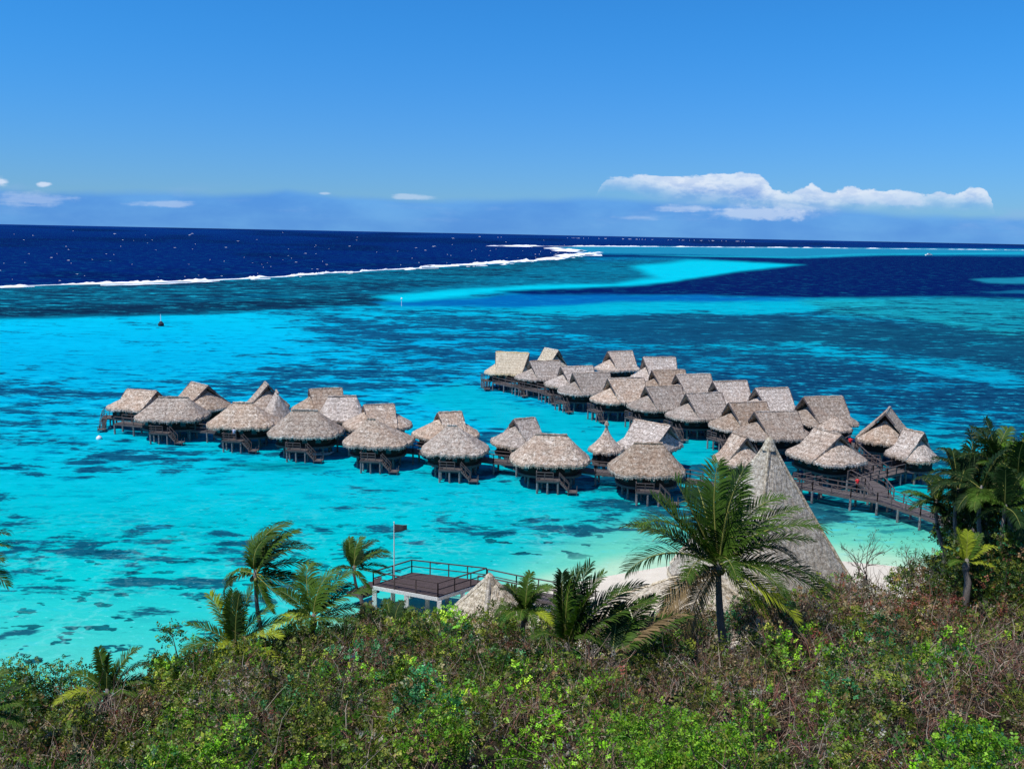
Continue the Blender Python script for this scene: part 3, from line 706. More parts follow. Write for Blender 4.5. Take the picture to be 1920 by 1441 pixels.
    if style in ('cone', 'tower'): cap.tube([(0, 0, zr-.35), (0, 0, zr+.05), (0, 0, zr+.3)], [.32, .2, .03], 8)
    else:
        n_ = 9; pts = [(-rr_+offr+2*rr_*i/(n_-1), jit(.03), zr+.02+jit(.03)) for i in range(n_)]; cap.tube(pts, [.17+jit(.03) for _ in range(n_)], 6)
    cap.build('ridge_cap', tmat, ro)
    fringe(fr, .32, tmat, ro)
    # wall, floor, windows
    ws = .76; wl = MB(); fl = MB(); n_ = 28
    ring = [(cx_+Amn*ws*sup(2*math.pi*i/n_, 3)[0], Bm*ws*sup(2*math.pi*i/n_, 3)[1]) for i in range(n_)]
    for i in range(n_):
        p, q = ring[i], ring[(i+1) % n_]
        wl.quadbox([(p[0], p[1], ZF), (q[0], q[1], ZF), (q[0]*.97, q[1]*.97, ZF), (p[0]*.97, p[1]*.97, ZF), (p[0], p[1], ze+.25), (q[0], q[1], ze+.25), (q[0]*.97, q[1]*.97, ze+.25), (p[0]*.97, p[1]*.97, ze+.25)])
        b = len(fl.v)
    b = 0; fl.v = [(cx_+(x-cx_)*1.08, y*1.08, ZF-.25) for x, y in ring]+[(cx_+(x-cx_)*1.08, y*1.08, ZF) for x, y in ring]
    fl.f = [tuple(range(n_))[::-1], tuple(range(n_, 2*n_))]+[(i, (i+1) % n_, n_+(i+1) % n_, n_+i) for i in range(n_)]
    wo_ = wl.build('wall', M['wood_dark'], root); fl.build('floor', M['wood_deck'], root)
    for i in (17, 19, 21, 23, 25):
        wn = MB(); wb = MB()
        p, q = Vector((*ring[i], 0)), Vector((*ring[(i+1) % n_], 0)); d = (q-p); nn = Vector((d.y, -d.x, 0)).normalized(); p1 = p+d*.12+nn*.02; q1 = p+d*.88+nn*.02
        wb_ = [(p1.x, p1.y, ZF+.5), (q1.x, q1.y, ZF+.5), (q1.x-nn.x*.03, q1.y-nn.y*.03, ZF+.5), (p1.x-nn.x*.03, p1.y-nn.y*.03, ZF+.5)]
        wn.quadbox(wb_+[(a, b_, ZF+1.3) for a, b_, _ in wb_])
        wb.bar(p1+nn*.02+Vector((0, 0, ZF+.46)), q1+nn*.02+Vector((0, 0, ZF+.46)), .05, .06)
        wno = wn.build('window', M['glass'], wo_); wb.build('window_sill', M['wood_rail'], wo_)
    k = 0
    for (fx, fy) in ((-.7, -.66), (-.25, -.8), (.25, -.8), (.7, -.66), (-.82, 0), (.82, 0), (-.7, .66), (0, .8), (.7, .66)):
        o = obj('piling', pile_me, root, (cx_+Amn*ws*fx, Bm*ws*fy, 0), 0, (1, 1, ZF-.2))
    if low is False and tdir is not None:
        # terrace on the side facing tdir (world degrees of the outward direction)
        lo = math.radians(tdir)-ya; ux, uy = math.cos(lo), math.sin(lo)
        rad = 1/math.sqrt((ux/(Amn*ws))**2+(uy/(Bm*ws))**2)*1.03
        px_, py_ = cx_+ux*rad, uy*rad; rz = lo+math.pi/2
        td = obj('terrace', TER[0], root, (px_, py_, 0), rz, (tscale, tscale, 1))
        obj('railing', TER[1], td); obj('stairs', TER[2], root, (px_, py_, 0), rz, (tscale, tscale, 1)); obj('landing', TER[3], root, (px_, py_, 0), rz, (tscale, tscale, 1))
        for a, b in ((-1.7, -2.1), (1.7, -2.1), (0, -2.1), (-1.7, -.6), (1.7, -.6)):
            v = Matrix.Rotation(rz, 3, 'Z')@Vector((a*tscale, b*tscale, 0)); obj('piling', pile_me, root, (px_+v.x, py_+v.y, 0), 0, (.9, .9, ZF-.3))
        huts[key] = (root, Matrix.Translation((ctrp[0], ctrp[1], 0))@Matrix.Rotation(ya, 4, 'Z')@Matrix.Translation((px_, py_, 0))@Matrix.Rotation(rz, 4, 'Z'))
    else: huts[key] = (root, None)
    return root
F_ = -95
# left jetty, outer end first
hut('L1', 'cottage at the far left end of the jetty, square corner deck at its left', 204, 303, 772, 238, 298, 732, -14, B=3.6, tdir=-165)
hut('L3', 'grey roofed cottage behind the second one from the left end of the jetty', 329, 433, 770, 352, 400, 720, -42, B=3.8, r=2.4)
hut('L2', 'second cottage in the front row counting from the left end of the jetty', 260, 390, 791, 300, 355, 745, 3, 'hip', F_)
hut('L5', 'cottage with its pointed gable turned to the viewer, behind the third front cottage', 462, 540, 770, 490, 520, 719, -66, B=3.6)
hut('L5b', 'narrow pointed thatched roof wedged behind the third and fourth front cottages', 492, 549, 789, 516, 532, 735, -70, 'hip', None)
hut('L4', 'third cottage in the front row, with a person on its terrace', 394, 523, 805, 438, 474, 755, 0, 'hip', F_)
hut('L6', 'cottage with a dark gable at the left, behind the fourth front cottage', 550, 648, 776, 584, 638, 729, 22, B=3.9)
hut('L8', 'cottage roof just right of and above the fourth front cottage', 597, 686, 792, 617, 668, 743, 12, 'hip', None)
hut('L7', 'fourth cottage in the front row, a white canoe floating at its right', 507, 643, 822, 548, 596, 769, 0, 'hip', F_)
hut('L9', 'back row cottage behind the sharply peaked fifth front cottage', 645, 771, 808, 685, 736, 759, 20, B=4)
hut('L10', 'fifth front cottage from the left, with a sharp peak and bright left facet', 647, 774, 841, 684, 702, 786, -6, 'hip', F_, r=.5, nsup=3)
hut('L11', 'back row cottage behind the sixth front cottage, small dark gable at its left', 775, 896, 826, 823, 862, 773, 24, B=4)
hut('L12', 'sixth front cottage from the left, a narrow cone above a deep round skirt', 792, 915, 857, 835, 856, 798, -4, 'hip', F_, r=.6)
hut('L13', 'last back row cottage on the left jetty, alone behind the flat ridged one', 922, 1029, 841, 964, 1000, 785, 30, B=3.8)
hut('L14', 'seventh front cottage, wide with a long flat ridge, left of the pointed tower', 957, 1104, 876, 1003, 1062, 815, -2, 'hip', F_)
hut('L15', 'small square hut under a tall flared witch-hat roof between two wide cottages', 1104, 1167, 852, 1130, 1140, 792, 0, 'tower', None, flare=.52, cat='pointed hut', group=None)
hut('L16', 'cottage behind the eighth front cottage, right of the tall pointed hut', 1160, 1270, 850, 1196, 1244, 793, -40, B=3.9, r=2.6)
hut('L17', 'eighth and nearest front cottage, its deck standing just left of the big palm', 1141, 1281, 896, 1187, 1240, 831, 0, 'hip', F_)
# right cluster, far to near
T_ = -150
hut('R2', 'pale roofed cottage behind the yellow roof, gable facing the viewer', 1003, 1063, 696, 1018, 1036, 655, -55, tm='thatch_pale', B=3.6)
hut('R6', 'farthest cottage standing alone at the back of the cluster, dark gable at its left', 1116, 1196, 697, 1138, 1184, 659, 22, B=3.9)
hut('R8', 'back cottage with a stepped double ridge, right of the lone far cottage', 1184, 1284, 716, 1204, 1264, 670, 10, B=4)
hut('R1', 'cottage with a new straw yellow roof at the outer end of the cluster', 909, 988, 704, 930, 990, 661, -10, tm='thatch_new', B=3.5, tdir=-165)
hut('R3', 'second cottage from the outer end, just right of the yellow roof', 966, 1050, 714, 993, 1048, 677, 16, tdir=T_)
hut('R9', 'cottage roof squeezed between the stepped ridge roof and the one before it', 1205, 1287, 733, 1221, 1282, 694, 12)
hut('R4', 'third cottage in the left row of the cluster, half hidden by the fourth', 1021, 1110, 727, 1051, 1110, 687, 18, tdir=T_)
hut('R11', 'back row cottage with a dark gable, above the sixth left row cottage', 1252, 1331, 744, 1265, 1330, 702, 14)
hut('R5', 'fourth cottage in the left row, its ridge flaring over a rounded left end', 1046, 1141, 741, 1073, 1141, 699, 16, tdir=T_)
hut('R7', 'fifth cottage in the left row, roof shaped like an open book', 1107, 1204, 757, 1138, 1205, 709, 18, tdir=T_)
hut('R13', 'second back row cottage from the right end of the upper row', 1325, 1404, 759, 1334, 1398, 715, 12)
hut('R10', 'sixth cottage in the left row, thin reddish line along its ridge', 1176, 1281, 771, 1208, 1275, 724, 16, tdir=T_)
hut('R14', 'cottage with a tall roof at the right end of the upper row before the gap', 1398, 1493, 774, 1412, 1476, 728, 14)
hut('R12', 'seventh cottage in the left row, broad slope above a dark wall', 1249, 1358, 789, 1283, 1351, 737, 16, tdir=T_)
hut('R15', 'eighth cottage in the left row, mostly hidden behind the nearest one', 1330, 1440, 809, 1362, 1434, 754, 16, tdir=T_)
hut('R17', 'largest roof of the back row with a rounded right end, behind the small round hut', 1488, 1602, 800, 1501, 1577, 744, 14, B=4.3)
hut('R16', 'ninth cottage, a long straight ridge right above the pyramid tip', 1379, 1519, 826, 1411, 1492, 772, 10, B=4.3, tdir=T_)
hut('R18', 'little round hut with a low conical roof beside the largest back row roof', 1534, 1595, 811, 1560, 1570, 778, 0, 'cone', None, ze=3.2, cat='round hut', group=None)
hut('R19', 'cottage with a yellowish rounded apron under a big gable, left of the rightmost one', 1609, 1708, 834, 1652, 1682, 769, 62, B=4)
hut('R22', 'cottage behind the big palm and left of the pyramid, gable turned to the viewer', 1343, 1424, 876, 1380, 1400, 816, -70, B=4)
hut('R21', 'nearest cottage of the cluster, right of the pyramid beside the walkway junction', 1485, 1609, 872, 1530, 1562, 809, -64, 'gable', B=4, Amul=1.2)
hut('R20', 'rightmost cottage, half behind the dark palms at the edge of the picture', 1668, 1748, 866, 1700, 1730, 808, -62, B=4)

# ------------------------------------------------------------------ boardwalks
def boardwalk(name, label, pts, wid=1.7, z=1.55, rails=(1, 1), step=3.0, group='timber boardwalks over the lagoon', xbrace=False, z1=None, rm='wood_rail'):
    P = [Vector((*at(x, y, z)[:2], z)) for x, y in pts]
    if z1 is not None:
        for i, p in enumerate(P): p.z = z+(z1-z)*i/(len(P)-1)
    root = empty(name, P[0]); tag(root, label, 'boardwalk', group); o_ = P[0]
    P = [p-o_ for p in P]; n_ = len(P); Ls, Rs = [], []
    for i in range(n_):
        d = (P[min(i+1, n_-1)]-P[max(i-1, 0)]); d.z = 0; d.normalize(); sd_ = Vector((-d.y, d.x, 0))
        Ls.append(P[i]+sd_*wid/2); Rs.append(P[i]-sd_*wid/2)
    dk = MB(); pl = []
    for i in range(n_-1):
        L = (P[i+1]-P[i]).length; k = max(1, int(L/.32))
        for j in range(k):
            t0 = (j+.04)/k; t1 = (j+.94)/k
            a, b, c, d = Ls[i].lerp(Ls[i+1], t0), Rs[i].lerp(Rs[i+1], t0), Rs[i].lerp(Rs[i+1], t1), Ls[i].lerp(Ls[i+1], t1)
            dz = Vector((0, 0, jit(.012))); h = Vector((0, 0, .06)); dk.quadbox([a+dz, b+dz, c+dz, d+dz, a+h+dz, b+h+dz, c+h+dz, d+h+dz])
        for q in (Ls, Rs): dk.bar(q[i].lerp(q[i+1], .0)+Vector((0, 0, -.11)), q[i+1]+Vector((0, 0, -.11)), .12, .2)
        k = max(1, round(L/step))
        for j in range(k+(i == n_-2)):
            for q in (Ls, Rs):
                p = q[i].lerp(q[i+1], j/k); pl.append(p)
    dk.build('deck', M['wood_deck'], root)
    for f, q, s_ in ((rails[0], Ls, 1), (rails[1], Rs, -1)):
        if not f: continue
        rl = MB(); Q = [p+Vector((0, 0, .05)) for p in q]; railing_run(rl, Q, 1.0, 1.8, .1, slats=1)
        if xbrace:
            for a, b in zip(Q[:-1], Q[1:]):
                k = max(1, round((b-a).length/1.8))
                for j in range(k):
                    u, v = a.lerp(b, j/k), a.lerp(b, (j+1)/k); rl.bar(u+Vector((0, 0, .08 if j % 2 else .95)), v+Vector((0, 0, .95 if j % 2 else .08)), .05, .06)
        rl.build('railing', M[rm], root)
    for p in pl[:96]: obj('piling', pile_me, root, (p.x, p.y, -o_.z), 0, (1, 1, p.z+o_.z-.1))
    return root
boardwalk('boardwalk', 'long boardwalk running between the two rows of the left jetty', [(222, 792), (330, 802), (460, 812), (560, 820), (660, 832), (780, 846), (930, 864), (1060, 876), (1120, 884), (1290, 900), (1420, 925), (1530, 905)])
boardwalk('boardwalk', 'boardwalk between the two rows of the right cluster, from its outer end to the junction', [(930, 716), (1040, 738), (1140, 757), (1230, 775), (1330, 798), (1450, 828), (1560, 855), (1605, 868), (1650, 872)])
boardwalk('boardwalk', 'walkway sloping from the junction by the nearest cottage down to the shore', [(1567, 872), (1640, 912), (1655, 932)], wid=2.3)
boardwalk('boardwalk', 'walkway with crossed railings leading from the beach at the right to the junction', [(1830, 1000), (1740, 965), (1655, 937), (1600, 928), (1530, 915), (1480, 905)], wid=2.2, xbrace=True)
boardwalk('boardwalk', 'short branch walkway to the rightmost cottage', [(1602, 902), (1650, 890), (1700, 878)], wid=1.9)
boardwalk('boardwalk', 'branch walkway behind the junction leading to the yellowish gabled cottage', [(1648, 888), (1612, 862), (1590, 840), (1600, 832), (1640, 838)], wid=1.8)

# ------------------------------------------------------------------ thatched halls on the shore
def hall(label, apex, ybase, halfpx, D, tm, n_=9, zb=2.6, nsup=2.6, name='thatched_hall', yaw=0.0, Bk=1.0):
    A = atd(apex[0], apex[1], D); sc = F_PX/((A-np.array([0, 0, H]))@Fv); R_ = halfpx/sc
    root = empty(name, (A[0], A[1], 0), yaw); tag(root, label, 'thatched roof')
    mb = MB(); nn, k = 97, 26; G = np.zeros((nn, k, 3)); fr = []
    zr = A[2]
    for i in range(nn):
        ph = 2*math.pi*(i % (nn-1))/(nn-1); cx, cy = sup(ph, nsup)
        for j in range(k):
            t = j/(k-1); q = random.Random((i % (nn-1))*77+j)
            G[i, j] = (R_*cx*t*(1+q.uniform(-.006, .006)), R_*Bk*cy*t, zr-(zr-zb)*t**.96+q.uniform(-.07, .07))
        fr.append((G[i, -1].copy(), ph))
    mb.grid(G[::-1], .4); ro = mb.build('roof', M[tm], root)
    fringe(fr, .4, M[tm], ro)
    cap = MB(); cap.tube([(0, 0, zr-.8), (0, 0, zr+.05), (0, 0, zr+.25)], [.6, .3, .05], 10); cap.build('ridge_cap', M['thatch_pale'], ro)
    for a in (45, 135, 225, 315):
        hp = MB()
        cx, cy = sup(math.radians(a), nsup)
        pts = [(R_*cx*t, R_*Bk*cy*t, zr-(zr-zb)*t**.96+.06) for t in np.linspace(.02, .98, 12)]
        hp.tube(pts, [.16+jit(.03) for _ in pts], 6)
        hp.build('hip_cap', M['thatch_pale'], ro)
    m_ = 16
    for i in range(m_):
        wl = MB(); a = 2*math.pi*i/m_; cx, cy = sup(a, nsup); wl.tube([(R_*.88*cx, R_*Bk*.88*cy, 0), (R_*.86*cx, R_*Bk*.86*cy, zb-.05)], [.16, .14], 7)
        wl.build('post', M['wood_pale'], root)
    fl = MB(); fl.tube([(0, 0, .1), (0, 0, .35)], [R_*.92, R_*.92], 32); fl.build('floor', M['wood_deck'], root)
    return root
hall('tall steep pyramid of pale weathered thatch rising behind the big palm', (1443, 824), 0, 147, 73, 'thatch_pale', zb=2.8, yaw=math.radians(26), nsup=4.2)
hall('small white peaked thatch roof right beside the timber deck', (918, 1079), 0, 78, 66, 'thatch_pale', zb=.6, yaw=math.radians(40), nsup=3.2)
hall('low broad beige thatch roof in front of the pyramid, half hidden by palms', (1310, 1068), 0, 190, 66, 'thatch_pale', zb=2.2, yaw=math.radians(10), Bk=.62, nsup=2.4)

# ------------------------------------------------------------------ timber lookout deck over the water
zd = 2.1
cs = [Vector(at(*p, zd)) for p in ((700, 1097), (772, 1074), (912, 1090), (821, 1119))]   # left, back, right, front
root = empty('timber_deck', cs[0]); tag(root, 'square brown timber deck with railings on white posts at the water\'s edge', 'deck')
cs_ = [p-cs[0] for p in cs]
dk = MB(); k = 26
for j in range(k):
    a, b = cs_[0].lerp(cs_[1], (j+.03)/k), cs_[3].lerp(cs_[2], (j+.03)/k); c, d = cs_[3].lerp(cs_[2], (j+.95)/k), cs_[0].lerp(cs_[1], (j+.95)/k)
    dz = Vector((0, 0, jit(.006))); h = Vector((0, 0, .08)); dk.quadbox([a+dz, b+dz, c+dz, d+dz, a+h+dz, b+h+dz, c+h+dz, d+h+dz])
M['deck_brown'] = mat('deck_brown', woodfn((.05, .035, .035), (.115, .085, .08)))
dk.build('deck_boards', M['deck_brown'], root)
bm = MB()
for a, b in ((0, 3), (3, 2), (2, 1), (1, 0)): bm.bar(cs_[a]+Vector((0, 0, -.16)), cs_[b]+Vector((0, 0, -.16)), .14, .28)
bm.build('edge_beam', M['paint_white'], root)
for a, b in ((0, 3), (3, 2), (2, 1), (1, 0)):
    r = MB(); railing_run(r, [cs_[a]+Vector((0, 0, .08)), cs_[b]+Vector((0, 0, .08))], 1.05, 1.7, .09, slats=1); r.build('railing', M['deck_brown'], root)
for u, v in ((0, 0), (.5, 0), (1, 0), (0, .5), (1, .5), (0, 1), (.5, 1), (1, 1), (.5, .5)):
    p = cs_[0].lerp(cs_[3], u).lerp(cs_[1].lerp(cs_[2], u), v*.94+.03)
    t = MB(); t.box(p.x-.17, p.x+.17, p.y-.17, p.y+.17, -zd-1, -.29); t.build('post', M['paint_white'], root)
st = MB(); a = cs_[0].lerp(cs_[1], .15)
for i in range(5):
    q0 = a+Vector((-.35*i-.2, -.12*i, -.17*i-.1)); st.box(q0.x-.18, q0.x+.18, q0.y-.2, q0.y+1.7, q0.z-.05, q0.z)
st.build('stairs', M['deck_brown'], root)
lp = [Vector(at(*p, 1.0))-cs[0] for p in ((648, 1112), (690, 1097), (712, 1110), (680, 1122))]
ld = MB(); ld.quadbox(lp+[p+Vector((0, 0, .12)) for p in lp]); ld.build('lower_landing', M['deck_brown'], root)
boardwalk('boardwalk', 'low railed footpath leaving the timber deck towards the right shore', [(905, 1096), (960, 1108), (1045, 1124), (1110, 1136)], wid=1.6, z=1.9, rm='wood_rail')
# flagpole
fp = at(739, 1086, zd+.1)
root = empty('flagpole', fp); tag(root, 'white flagpole at the back corner of the timber deck', 'flagpole')
t = MB(); t.tube([(0, 0, 0), (0, 0, 2.5), (0, 0, 4.75)], [.055, .045, .035], 8); t.build('pole', M['paint_white'], root); t = MB(); t.tube([(0, 0, 4.75), (0, 0, 4.82), (0, 0, 4.9)], [.04, .06, .02], 8); t.build('finial', M['paint_white'], root)
fl = MB(); G = np.zeros((11, 6, 3))
for i in range(11):
    for j in range(6):
        s = i/10; G[i, j] = (.04+.98*s, .06*math.sin(s*8)*s+.1*s, 4.68-(.72*j/5)*(1-s*.45)-.10*s)
fl.grid(G, None); fo = fl.build('flag', M['flag'], None, True); tag(fo, 'small dark pennant streaming from the white flagpole', 'flag'); fo.location = fp
fs = fo.modifiers.new('thick', 'SOLIDIFY'); fs.thickness = .01

# ------------------------------------------------------------------ small things
def person(loc, face, label, shirt, h=1.72, stride=.18):
    root = empty('person', loc, face); tag(root, label, 'person')
    J = {'pel': (0, 0, .95), 'wai': (0, 0, 1.1), 'che': (0, 0, 1.33), 'nec': (0, 0, 1.47), 'hea': (0, .01, 1.58), 'top': (0, .01, 1.70), 'nose': (0, .085, 1.60)}
    R = {'pel': .14, 'wai': .12, 'che': .15, 'nec': .055, 'hea': .095, 'top': .07, 'nose': .02}
    E = [('pel', 'wai'), ('wai', 'che'), ('che', 'nec'), ('nec', 'hea'), ('hea', 'top'), ('hea', 'nose')]
    for s, n_ in ((-1, 'l'), (1, 'r')):
        J.update({'sh'+n_: (s*.18, 0, 1.40), 'el'+n_: (s*.23, -.03+s*.05, 1.13), 'wr'+n_: (s*.24, .06+s*.09, .89), 'ha'+n_: (s*.24, .09+s*.1, .80), 'hp'+n_: (s*.09, 0, .90), 'kn'+n_: (s*.1, .04+s*stride*.5, .50), 'an'+n_: (s*.1, s*stride, .09), 'to'+n_: (s*.11, s*stride+.16, .04)})
        R.update({'sh'+n_: .06, 'el'+n_: .043, 'wr'+n_: .03, 'ha'+n_: .04, 'hp'+n_: .095, 'kn'+n_: .06, 'an'+n_: .04, 'to'+n_: .035})
        E += [('che', 'sh'+n_), ('sh'+n_, 'el'+n_), ('el'+n_, 'wr'+n_), ('wr'+n_, 'ha'+n_), ('pel', 'hp'+n_), ('hp'+n_, 'kn'+n_), ('kn'+n_, 'an'+n_), ('an'+n_, 'to'+n_)]
        for k in range(5):
            J['f%s%d' % (n_, k)] = (s*(.24+(.02 if k == 0 else 0)), .07+s*.1+.018*k, .74+(.03 if k == 0 else 0)-.006*(k in (2, 3))); R['f%s%d' % (n_, k)] = .009
            E.append(('ha'+n_, 'f%s%d' % (n_, k)))
    ks = list(J); me = bpy.data.meshes.new('body'); sc = h/1.75
    me.from_pydata([tuple(c*sc for c in J[k]) for k in ks], [(ks.index(a), ks.index(b)) for a, b in E], [])
    o = bpy.data.objects.new('body', me); C.objects.link(o); o.parent = root; me.materials.append(M['skin'])
    sk = o.modifiers.new('Skin', 'SKIN'); me.skin_vertices.new() if not me.skin_vertices else None
    for i, k in enumerate(ks): me.skin_vertices[0].data[i].radius = (R[k]*sc, R[k]*sc)
    me.skin_vertices[0].data[0].use_root = True
    ss_ = o.modifiers.new('sub', 'SUBSURF'); ss_.levels = 1; ss_.render_levels = 1
    t = MB(); t.tube([(0, 0, .88), (0, 0, 1.1), (0, 0, 1.3), (0, 0, 1.43), (0, 0, 1.47)], [.19, .165, .185, .15, .07], 14)
    for s in (-1, 1): t.tube([(s*.14, 0, 1.41), (s*.2, -.01, 1.3), (s*.235, -.02, 1.18)], [.085, .08, .075], 8)
    t.build('shirt', M[shirt], root, True)
    t = MB(); t.tube([(0, 0, .98), (0, 0, .86)], [.165, .17], 12)
    for s in (-1, 1): t.tube([(s*.09, 0, .90), (s*.1, .03+s*stride*.4, .52)], [.12, .09], 9)
    t.build('shorts', M['navy'], root, True)
    t = MB(); t.tube([(0, -.02, 1.56), (0, -.015, 1.65), (0, 0, 1.71), (0, 0, 1.735)], [.085, .108, .085, .03], 10); t.build('hair', M['hair'], root, True)
    return root
p = at(1606, 921, 1.62); person(p, math.radians(200), 'person in a bright red top walking on the boardwalk right of the pyramid', 'red')
p = at(1593, 841, 1.62); person(p, math.radians(150), 'distant person in red on the walkway in front of the little round hut', 'red')
mt = huts['L4'][1]@Vector((.1, -.9, ZF-.1)); person(mt, math.radians(170), 'person in a pale lilac top on the terrace of the third front cottage', 'lilac', stride=.03)
# canoe beside the fourth front cottage
P = at(597, 853, 0)
root = empty('canoe', P, math.radians(8)); tag(root, 'white canoe floating right of the fourth front cottage', 'canoe')
G = np.zeros((17, 9, 3))
for i in range(17):
    u = i/16*2-1; wdt = .38*math.sqrt(max(0, 1-abs(u)**2.4))
    for j in range(9):
        a = math.pi*j/8; G[i, j] = (2.1*u, wdt*math.cos(a), .34-.42*math.sin(a)*(1-abs(u)**3)+.18*abs(u)**4)
t = MB(); t.grid(G, None); ho = t.build('hull', M['white'], root, True); q = ho.modifiers.new('t', 'SOLIDIFY'); q.thickness = .03
t = MB(); [t.box(x-.1, x+.1, -.33, .33, .26, .29) for x in (-.8, .5)]; t.build('seat', M['wood_pale'], root)
t = MB(); t.tube([(-1.7, 1.3, .1), (-1, 1.3, .05), (1.2, 1.3, .05), (1.8, 1.3, .15)], [.04, .09, .09, .03], 8); [t.bar((x, 0, .34), (x, 1.3, .12), .05, .05) for x in (-.8, .8)]; t.build('outrigger', M['white'], root)
# buoy
P = at(186, 823, 0); root = empty('buoy', P); tag(root, 'small white mooring buoy floating below the leftmost cottage', 'buoy')
t = MB(); t.tube([(0, 0, -.3), (0, 0, -.15), (0, 0, .1), (0, 0, .35), (0, 0, .5), (0, 0, .56)], [.1, .34, .42, .34, .14, .05], 14); t.build('float', M['white'], root, True)
t = MB(); t.tube([(0, 0, .55), (0, 0, .8)], [.03, .03], 6); t.build('mooring_pin', M['navy'], root)
# reef markers
def marker(px, py, hgt, label, kind):
    P = at(px, py, 0); root = empty('channel_marker', P); tag(root, label, 'channel marker')
    t = MB(); t.tube([(0, 0, -1), (0, 0, hgt)], [.14*hgt/4, .12*hgt/4], 8); t.build('pole', M['white'], root)
    t = MB(); s = hgt/4
    if kind: t.tube([(0, 0, hgt*.0), (0, 0, hgt*.18), (0, 0, hgt*.4)], [.9*s, 1.0*s, .35*s], 10)
    else: t.tube([(0, 0, hgt*.8), (0, 0, hgt*.8+.3*s), (0, 0, hgt)], [.45*s, .45*s, .05*s], 8)
    t.build('topmark' if not kind else 'base', M['navy'] if kind else M['white'], root)
marker(302, 611, 3.6, 'dark based marker post standing alone in the bright shallows at the left', True)
marker(753, 574, 3.6, 'small white marker post at the edge of the dark reef flat', False)
# boat far away
P = at(1742, 479, 0); s = 1.6
root = empty('motor_boat', P, math.radians(20)); tag(root, 'tiny white boat on the dark channel at the far right', 'boat')
G = np.zeros((15, 7, 3))
for i in range(15):
    u = i/14*2-1; wdt = 1.9*(1-max(0, u)**2.2)*(.9 if u < 0 else 1)
    for j in range(7):
        a = math.pi*j/6; G[i, j] = (6*u*s, s*wdt*math.cos(a), s*(1.5-1.9*math.sin(a)+.5*max(0, u)))
t = MB(); t.grid(G, .08); t.build('hull', M['white'], root, True); t = MB(); t.box(-5*s, 3.5*s, -1.5*s, 1.5*s, 1.0*s, 1.25*s); t.build('deck', M['white'], root)
t = MB(); t.box(-3*s, 1.4*s, -1.1*s, 1.1*s, 1.25*s, 3.1*s); ca = t.build('cabin', M['white'], root); t = MB(); t.box(-2.4*s, 1.42*s, -1.13*s, 1.13*s, 2.1*s, 2.8*s); t.build('window', M['glass'], ca)
# white cabinet beside the witch-hat hut
P = at(1146, 868, 1.62); root = empty('cabinet', P, .1); tag(root, 'white cabinet standing on the boardwalk beside the witch-hat hut', 'cabinet')
t = MB(); t.box(-.45, .45, -.4, .4, 0, 1.35); t.build('body', M['white'], root); t = MB(); t.box(-.5, .5, -.45, .45, 1.352, 1.42); t.build('top', M['white'], root); t = MB(); [t.box(x-.2, x+.2, -.425, -.403, .08, 1.28) for x in (-.22, .22)]; t.build('door', M['paint_white'], root)

# ------------------------------------------------------------------ foliage
def unit(v): return v/np.maximum(np.linalg.norm(v, axis=-1, keepdims=True), 1e-9)
def sprigs(P, size, n_leaf, rs, up=.5, lw=.34, ll=.42, feather=True, tilt=None):
    """numpy: at each point a small stem with leaflets on both sides; returns V (.,3), F, per-vertex sprig index"""
    n = len(P); d = unit(rs.normal(size=(n, 3))+np.array([0, 0, up])); 
    if tilt is not None: d = unit(d+tilt)
    s = unit(np.cross(d, unit(rs.normal(size=(n, 3))))); nrm = np.cross(s, d)
    Vs = []; ids = []
    size = np.broadcast_to(size, (n,))
    for k in range(n_leaf):
        side = 1 if k % 2 else -1; t = (k//2+1)/(n_leaf/2)
        o = P+d*(size*t)[:, None]+nrm*(-.25*size*t*t)[:, None]
        ld = unit(s*side*.9+d*.55+nrm*(rs.normal(size=(n, 1))*.35)-np.array([0, 0, .15])); lenl = (size*ll*rs.uniform(.7, 1.3, n))[:, None]
        wd = unit(np.cross(ld, nrm+.3*rs.normal(size=(n, 3))))*lenl*lw
        q = np.stack([o, o+ld*lenl*.5+wd, o+ld*lenl, o+ld*lenl*.5-wd], 1); Vs.append(q)
    V = np.stack(Vs, 1).reshape(-1, 3); m_ = n*n_leaf
    F = np.arange(m_*4).reshape(m_, 4); ids = np.repeat(np.arange(n), n_leaf*4)
    return V, F, ids
PAL = {'bright': [(.14, .31, .012), (.21, .38, .022), (.07, .20, .01)], 'olive': [(.09, .125, .014), (.155, .17, .022), (.045, .075, .008)],
       'dark': [(.018, .055, .008), (.035, .085, .012), (.010, .030, .006)], 'brown': [(.20, .12, .055), (.09, .055, .028), (.34, .23, .12)],
       'red': [(.28, .07, .045), (.20, .06, .04), (.35, .13, .09)], 'grey': [(.30, .25, .20), (.16, .13, .10), (.44, .38, .30)], 'teal': [(.03, .14, .05), (.05, .2, .07), (.02, .1, .04)]}
def pick(kinds, w_, n, rs):
    """kinds list; w_ (n,k) weights -> colours (n,3)"""
    w_ = w_/w_.sum(1, keepdims=True); c = (w_.cumsum(1) < rs.rand(n, 1)).sum(1).clip(0, len(kinds)-1)
    tab = np.array([PAL[k] for k in kinds]); col = tab[c, rs.randint(0, 3, n)]*rs.uniform(.65, 1.35, (n, 1))
    return np.clip(col, 0, 1)
